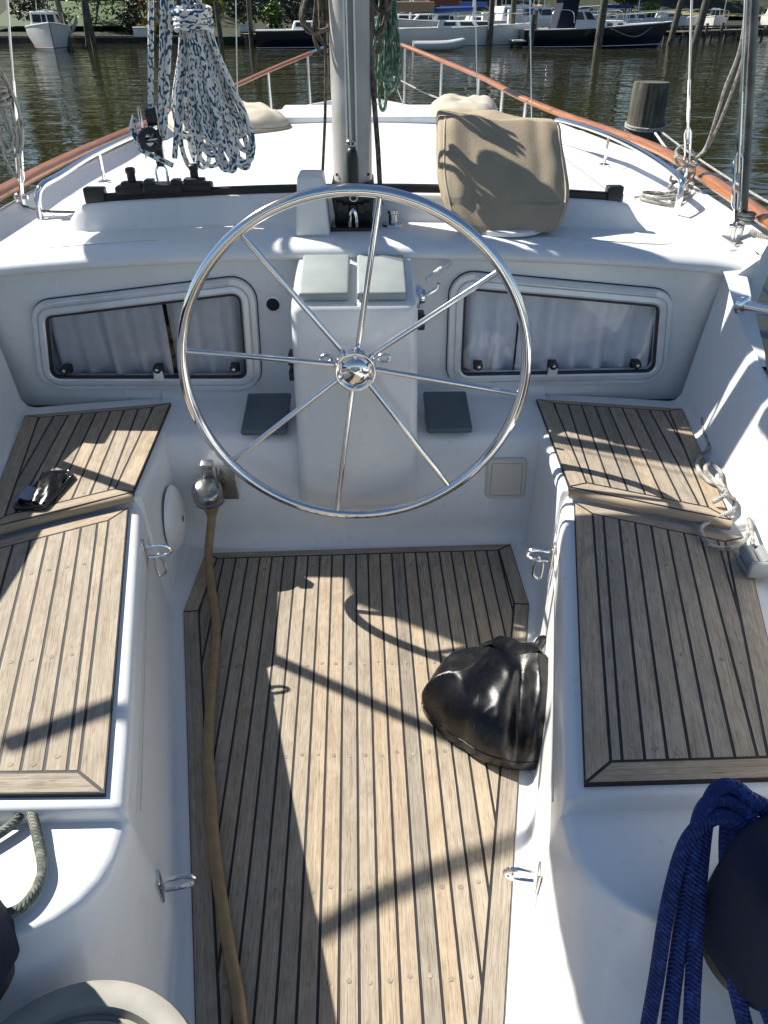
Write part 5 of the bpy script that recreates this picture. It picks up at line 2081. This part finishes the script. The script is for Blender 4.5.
def yacht_extra(t):
    mb = MB()
    mb.tube([(-2.4, 0, 1.75), (1.1, 0, 1.85)], 0.14, 10)
    mb.build('furled_sail', BOATBLUE, t)
    mb = MB()
    mb.tube([(4.4, 0, 1.3), (1.25, 0, 10)], 0.02, 5)
    mb.build('forestay', STEEL, t)


make_boat('sailing_yacht', 'white sailing yacht with a tan cockpit awning moored right of the white mast', 8.2, 2.6, 0.9, (5.2, 51.5), 0.05, BOATW,
          cabins=((-0.8, 2.6, 1.7, 0.85, 1.3, 0.7, 0.1, BOATW, 3),), roofs=((-3.4, -1.2, 2.0, 1.95, 0.5, BOATTAN, 1.0),), mast=(1.2, 11, 0.07), cat='sailing yacht', extra=(yacht_extra,))
# inflatable dinghy
dg = thing('inflatable_dinghy', (4.0, 47.2, WZ), 'grey inflatable dinghy floating in front of the tan awning yacht', 'dinghy')
mb = MB()
pts = [(-1.3, -0.6, 0), (0.4, -0.62, 0.02), (1.2, -0.3, 0.12), (1.35, 0, 0.16), (1.2, 0.3, 0.12), (0.4, 0.62, 0.02), (-1.3, 0.6, 0)]
mb.tube([V(p) + V((4.0, 47.2, WZ + 0.2)) for p in spline(pts, 6)], 0.22, 12)
mb.build('tube', DINGHY, dg, smooth=70)
mb = MB()
mb.box((2.75, 47.2, WZ + 0.25), (0.06, 1.0, 0.4), bevel=0.01)
mb.box((3.9, 47.2, WZ + 0.32), (0.25, 1.0, 0.04), bevel=0.01)
mb.build('transom', DOCKM, dg)
make_boat('center_console', 'small white open boat with a canopy seen bow on by the far right shore', 6.5, 2.5, 1.0, (33.6, 84.5), -1.93, BOATW,
          cabins=((-0.6, 0.3, 0.9, 0.8, 1.9, 0.2, 0, BOATW, 1),), roofs=((-1.0, 0.7, 1.7, 2.7, 0.08, BOATW, 0.9),), cat='boat')
make_boat('cabin_cruiser', 'white cabin cruiser seen bow on at the far right edge beyond the shroud', 8, 2.9, 1.2, (38.8, 82.5), -1.98, BOATW,
          cabins=((-2.4, 1.2, 2.2, 1.1, 2.3, 0.7, 0.1, BOATW, 2),), cat='boat')
make_boat('white_cruiser', 'white cruiser with a raked windscreen behind the navy motor boat', 9, 3, 1.2, (11.3, 58.8), 0.15, BOATW,
          cabins=((-2.6, 1.6, 2.3, 1.1, 2.0, 0.9, 0.2, BOATW, 3),), roofs=((-2.4, 0.4, 2.2, 2.7, 0.09, BOATBLUE, 1.9),), cat='boat')
make_boat('white_cruiser', 'white boat with a maroon awning behind the tan awning yacht', 8, 2.8, 1.1, (4.6, 58.5), 3.2, BOATW,
          cabins=((-1.5, 1.8, 2.0, 1.0, 1.6, 0.8, 0.2, BOATW, 2),), roofs=((-1.6, 0.4, 2.0, 2.2, 0.35, REDP, 1.2),), mast=(1.5, 11, 0.06), cat='boat')
make_boat('white_cruiser', 'white yacht with a bare mast and blue boom cover behind the dock boxes', 9, 2.8, 1.05, (8.2, 60.5), 0.1, BOATW,
          cabins=((-1.2, 2.4, 1.8, 1.0, 1.45, 0.7, 0.2, BOATW, 3),), roofs=((-3.0, 0.2, 0.3, 2.1, 0.28, BOATBLUE, 0),), mast=(0.8, 12, 0.07), cat='boat')
make_boat('moored_boat', 'dark hulled boat lying low at the dock left of the white mast', 7, 2.4, 0.85, (-2.6, 50.5), 0.1, BOATN,
          cabins=((-1.5, 1.2, 1.7, 0.8, 1.3, 0.6, 0.2, BOATW, 2),), cat='boat')

for (lab, x, y, L, rz, roof, mast_h) in (
        ('small white sloop with a bare mast just right of the mast of the near yacht', 3.0, 63.5, 7.0, 0.3, None, 10),
        ('white motor cruiser with a pale canopy beyond the dock posts', 9.6, 65.5, 8.0, 2.9, BOATW, 0),
        ('white sloop with a navy sail cover left of the navy motor boat', 12.4, 66.0, 8.0, 0.2, BOATN, 11),
        ('white runabout with a tan cover behind the low dark piling', 14.6, 62.5, 6.5, 0.25, BOATTAN, 0),
        ('white cruiser with a blue canopy beyond the deckhouse of the navy boat', 18.5, 70.5, 8.5, 3.0, BOATBLUE, 0),
        ('tall masted white yacht far behind the bow of the navy boat', 22.8, 75.5, 9.0, 0.2, BOATBLUE, 12),
        ('white open boat moored left of the canopied boat at the far shore', 27.8, 80.5, 6.0, 0.4, None, 0)):
    make_boat('moored_boat', lab, L, 2.6, 1.0, (x, y), rz, BOATW, cabins=((-1.0, 1.5, 1.7, 0.9, 1.55, 0.7, 0.2, BOATW, 2),),
              roofs=((-2.6, -0.6, 1.8, 2.0, 0.22, roof, 1.0),) if roof else (), mast=(0.6, mast_h, 0.06) if mast_h else None, cat='boat')

# dock boxes
for x, y, z, w, h, lab in ((-13.4, 53.6, 0.16, 0.8, 0.5, 'white dock box on the seawall left of the yellow green bush'), (-7.6, 57.8, 0.24, 0.85, 0.5, 'white dock box on the dark seawall left of the mast'),
                           (7.6, 53.9, 0.38, 0.75, 1.0, 'upright white dock box on the dock left of its twin'), (9.3, 54.3, 0.38, 0.85, 1.15, 'taller white dock box right of the first one on the dock')):
    t = thing('dock_box', (x, y, z), lab, 'dock box', 'white dock boxes')
    mb = MB()
    mb.box((x, y, z + h * 0.42), (w, 0.6, h * 0.84), bevel=0.02)
    mb.build('box_body', BOATW, t)
    mb = MB()
    mb.box((x, y - 0.01, z + h * 0.92), (w * 1.06, 0.68, h * 0.15), bevel=0.03)
    mb.build('lid', BOATW, t)
# garden steps and hanging ropes on the left bank
t = thing('garden_steps', (-11.8, 57, 0.6), 'pale grey garden steps climbing the far left bank between bushes', 'steps')
for k in range(9):
    mb = MB()
    mb.box((-12.2, 55.2 + 0.42 * k, 0.25 + 0.2 * k), (2.2, 0.42, 0.2), bevel=0.01)
    mb.build('step', GREYPAINT, t)
mb = MB()
a, b = V((-10.3, 50.5, 1.3)), V((-9.3, 52.6, 1.6))
for k in range(3):
    mb.tube(spline([V((-12.2, 51.5, 1.9)), V((-11.5 + .1 * k, 51, 0.75 - .1 * k)), V((-10.4, 50.5, 1.9))], 8), 0.05, 6)
tag(mb.build('dock_line', WHITEROPE), 'white dock lines slung between two pilings by the seawall', 'dock line')
mb = MB()
for k in range(4):
    mb.tube(spline([V((-16.6, 48.3, 1.6 - .1 * k)), V((-16.4 + .1 * k, 48.2, 0.8 - .1 * k)), V((-15.9, 48.4, 0.5)), V((-15.5, 48.6, 1.0 + .1 * k))], 6), 0.04, 6)
tag(mb.build('dock_line', WHITEROPE), 'tangled white dock lines on the leaning pilings beside the cabin boat', 'dock line')


# ---- trees and bushes
def leafcloud(mb, c, rad, n, size, rr, lobes=7):
    cs = []
    for i in range(lobes):
        d = V((rr.gauss(0, 1), rr.gauss(0, 1), rr.gauss(0, 0.9))).normalized() * rr.uniform(0.25, 0.72)
        cs.append((V((d.x * rad[0], d.y * rad[1], d.z * rad[2])), rr.uniform(0.32, 0.55)))
    c = V(c)
    for i in range(n):
        o, q = cs[rr.randrange(lobes)]
        d = V((rr.gauss(0, 1), rr.gauss(0, 1), rr.gauss(0, 1))).normalized() * (rr.random() ** 0.45) * q
        p = c + o + V((d.x * rad[0], d.y * rad[1], d.z * rad[2]))
        s = size * rr.uniform(0.6, 1.4)
        a = V((rr.gauss(0, 1), rr.gauss(0, 1), rr.gauss(0, 0.6))).normalized()
        b = a.orthogonal().normalized()
        b.rotate(Matrix.Rotation(rr.uniform(0, 6.28), 3, a))
        mb.poly([p - a * s, p + b * s * 0.45, p + a * s, p - b * s * 0.45])


def bush(x, y, z, rad, h, mat, lab, seed, n=900, size=0.13, cat='bush', name='bush'):
    z -= 0.45
    rr = random.Random(seed)
    mb = MB()
    for k in range(5):
        a = rr.uniform(0, 6.28)
        mb.tube([(x, y, z - 0.2), (x + rad * .4 * math.cos(a), y + rad * .4 * math.sin(a), z + h * .6)], [0.05, 0.02], 5)
    o = mb.build('stem', BARK)
    o.name = name
    tag(o, lab, cat)
    mb = MB()
    leafcloud(mb, (x, y, z + h * 0.5), (rad, rad, h * 0.55), n, size, rr)
    mb.build('foliage', mat, o, smooth=0)
    return o


bl_ = [(-20.3, 56.5, 0.8, 1.6, 2.6, LEAF_D, 'dark bush at the left edge behind the small cabin boat'),
       (-17.4, 57.5, 0.9, 1.9, 3.0, LEAF_M, 'bright green bush rising behind the small cabin boat'),
       (-14.6, 56.0, 0.8, 1.4, 1.7, LEAF_D, 'low dark bush behind the leaning pilings'),
       (-14.3, 58.5, 1.2, 1.2, 2.3, LEAF_R, 'russet bush above the white dock box on the left bank'),
       (-12.9, 55.4, 0.7, 1.2, 1.3, LEAF_R, 'small brownish bush left of the garden steps'),
       (-9.4, 55.0, 0.9, 1.0, 2.4, LEAF_Y, 'round yellow green bush hanging over the seawall'),
       (-11.3, 55.0, 0.6, 1.1, 1.1, LEAF_D, 'low dark bush at the foot of the garden steps'),
       (-7.6, 58.0, 0.8, 1.6, 2.4, LEAF_D, 'dark bush behind the white dock box left of the mast'),
       (-4.6, 60.0, 0.8, 1.8, 3.0, LEAF_D, 'dark green bush behind the wooden dock left of the mast'),
       (-1.5, 61.5, 0.8, 1.8, 3.0, LEAF_M, 'green bush right of centre of the dark wooded gap'),
       (-19.2, 54.9, 0.5, 1.3, 1.7, LEAF_M, 'low sunlit green bush at the seawall behind the stern of the small cabin boat'),
       (-13.3, 54.7, 0.5, 1.1, 1.4, LEAF_Y, 'low yellowish bush at the seawall above the first white dock box'),
       (-10.9, 54.6, 0.5, 0.9, 1.5, LEAF_M, 'low green bush at the seawall between the steps and the round yellow bush'),
       (-6.0, 59.5, 0.6, 1.3, 2.0, LEAF_M, 'green bush at the seawall right of the second white dock box'),
       (22.5, 76, 0.9, 2.0, 3.0, LEAF_D, 'dark bush on the right shore behind the navy boat bow'),
       (27.5, 86, 0.9, 1.6, 1.8, LEAF_M, 'small green bush on the right shore beside the dry lawn'),
       (45.5, 92, 1.2, 2.2, 3.0, LEAF_D, 'dark bush at the far right end of the dry lawn')]
for i, b in enumerate(bl_):
    bush(b[0], b[1], b[2], b[3], b[4], b[5], b[6], 30 + i)


def tree(x, y, z, h, cr, mat, lab, seed, n=3600):
    h *= 1.45
    cr *= 1.12
    rr = random.Random(seed)
    t = thing('shore_tree', (x, y, z), lab, 'tree', 'trees on the far bank')
    mb = MB()
    tp = V((x + rr.uniform(-.5, .5), y, z + h * 0.72))
    mb.tube(spline([(x, y, z - 0.4), (x + rr.uniform(-.2, .2), y, z + h * .3), tp], 6), [lerp(0.32, 0.1, k / 12) for k in range(13)], 9)
    for k in range(6):
        a = rr.uniform(0, 6.28)
        s = V((x, y, z + h * rr.uniform(.25, .6)))
        mb.tube([s, s + V((cr * .65 * math.cos(a), cr * .65 * math.sin(a), h * .18))], [0.11, 0.03], 6)
    mb.build('trunk', BARK, t)
    mb = MB()
    leafcloud(mb, (x, y, z + h * 0.55), (cr, cr, h * 0.52), n, 0.36, rr, 14)
    mb.build('crown', mat, t, smooth=0)


tl = [(-29, 74, 4.4, 13, 4.5, LEAF_D, 'tall dark tree at the far left behind the seawall'), (-23, 76, 4.6, 14, 4.6, LEAF_M, 'tall green tree behind the bright bush on the left bank'),
      (-16, 78, 5.0, 14, 5.0, LEAF_D, 'tall dark tree behind the small cabin boat'), (-9.5, 77, 4.6, 14, 5.2, LEAF_D, 'tall dark tree above the garden steps'),
      (-4.0, 75, 4.0, 14, 5.0, LEAF_D, 'tall dark tree behind the left end of the wooden dock'), (2.0, 73, 3.0, 14, 5.0, LEAF_D, 'tall dark tree directly behind the white mast'),
      (6, 72, 1.4, 14, 5.2, LEAF_D, 'tall dark tree behind the tan awning yacht'), (12, 76, 1.5, 14, 5.2, LEAF_D, 'tall dark tree behind the white dock boxes'),
      (18, 82, 1.5, 13, 5.0, LEAF_D, 'tall dark tree behind the navy motor boat'), (25, 106, 3.5, 14, 5.2, LEAF_M, 'tall green tree left of the dry lawn on the right shore'),
      (36, 120, 4.5, 14, 5.5, LEAF_M, 'tall green tree behind the dry lawn'), (47, 116, 4, 14, 5.5, LEAF_D, 'tall dark tree at the right end of the dry lawn'), (58, 110, 3.5, 13, 5, LEAF_D, 'tall dark tree at the far right of the shore')]
for i, b in enumerate(tl):
    tree(*b, seed=60 + i)

# the wood beyond the gardens: one mass nobody could count
rw = random.Random(99)
mb = MB()
for k in range(26):
    x = -75 + 6.4 * k
    y = 96 + rw.uniform(-4, 4) + (22 if x > 18 else 0)
    leafcloud(mb, (x, y, 12 + rw.uniform(-1, 2)), (5.5, 4.5, 14), 1500, 0.55, rw, 14)
tag(mb.build('far_wood', LEAF_D, smooth=0), 'dark wood closing the view behind the far bank', 'wood', kind='stuff')

# ================================================================== LIGHT
sd = V((-0.86, 0.50, 1.0)).normalized()
elev = math.asin(sd.z)
az = math.atan2(sd.x, sd.y)
sun_d = bpy.data.lights.new('sun', 'SUN')
sun_d.energy = 5.0
sun_d.angle = math.radians(0.53)
sun_d.color = (1.0, 0.95, 0.86)
sun = bpy.data.objects.new('sun', sun_d)
COL.objects.link(sun)
sun.rotation_euler = (-sd).to_track_quat('-Z', 'Y').to_euler()
sun.location = (-8, 5, 12)
w = bpy.data.worlds.new('World')
scene.world = w
w.use_nodes = True
nt = w.node_tree
bg = nt.nodes['Background']
sky = nt.nodes.new('ShaderNodeTexSky')
sky.sky_type = 'NISHITA'
sky.sun_disc = False
sky.sun_elevation = elev
sky.sun_rotation = az
sky.air_density = 1.0
sky.dust_density = 0.3
sky.ozone_density = 3.5
nt.links.new(sky.outputs[0], bg.inputs[0])
bg.inputs[1].default_value = 0.064
scene.render.engine = 'CYCLES'
scene.cycles.max_bounces = 8
scene.cycles.use_denoising = True
vs_ = scene.view_settings
vs_.view_transform = 'Standard'
vs_.look = 'None'
vs_.exposure = 0.8
vs_.gamma = 1.0
vs_.use_curve_mapping = False
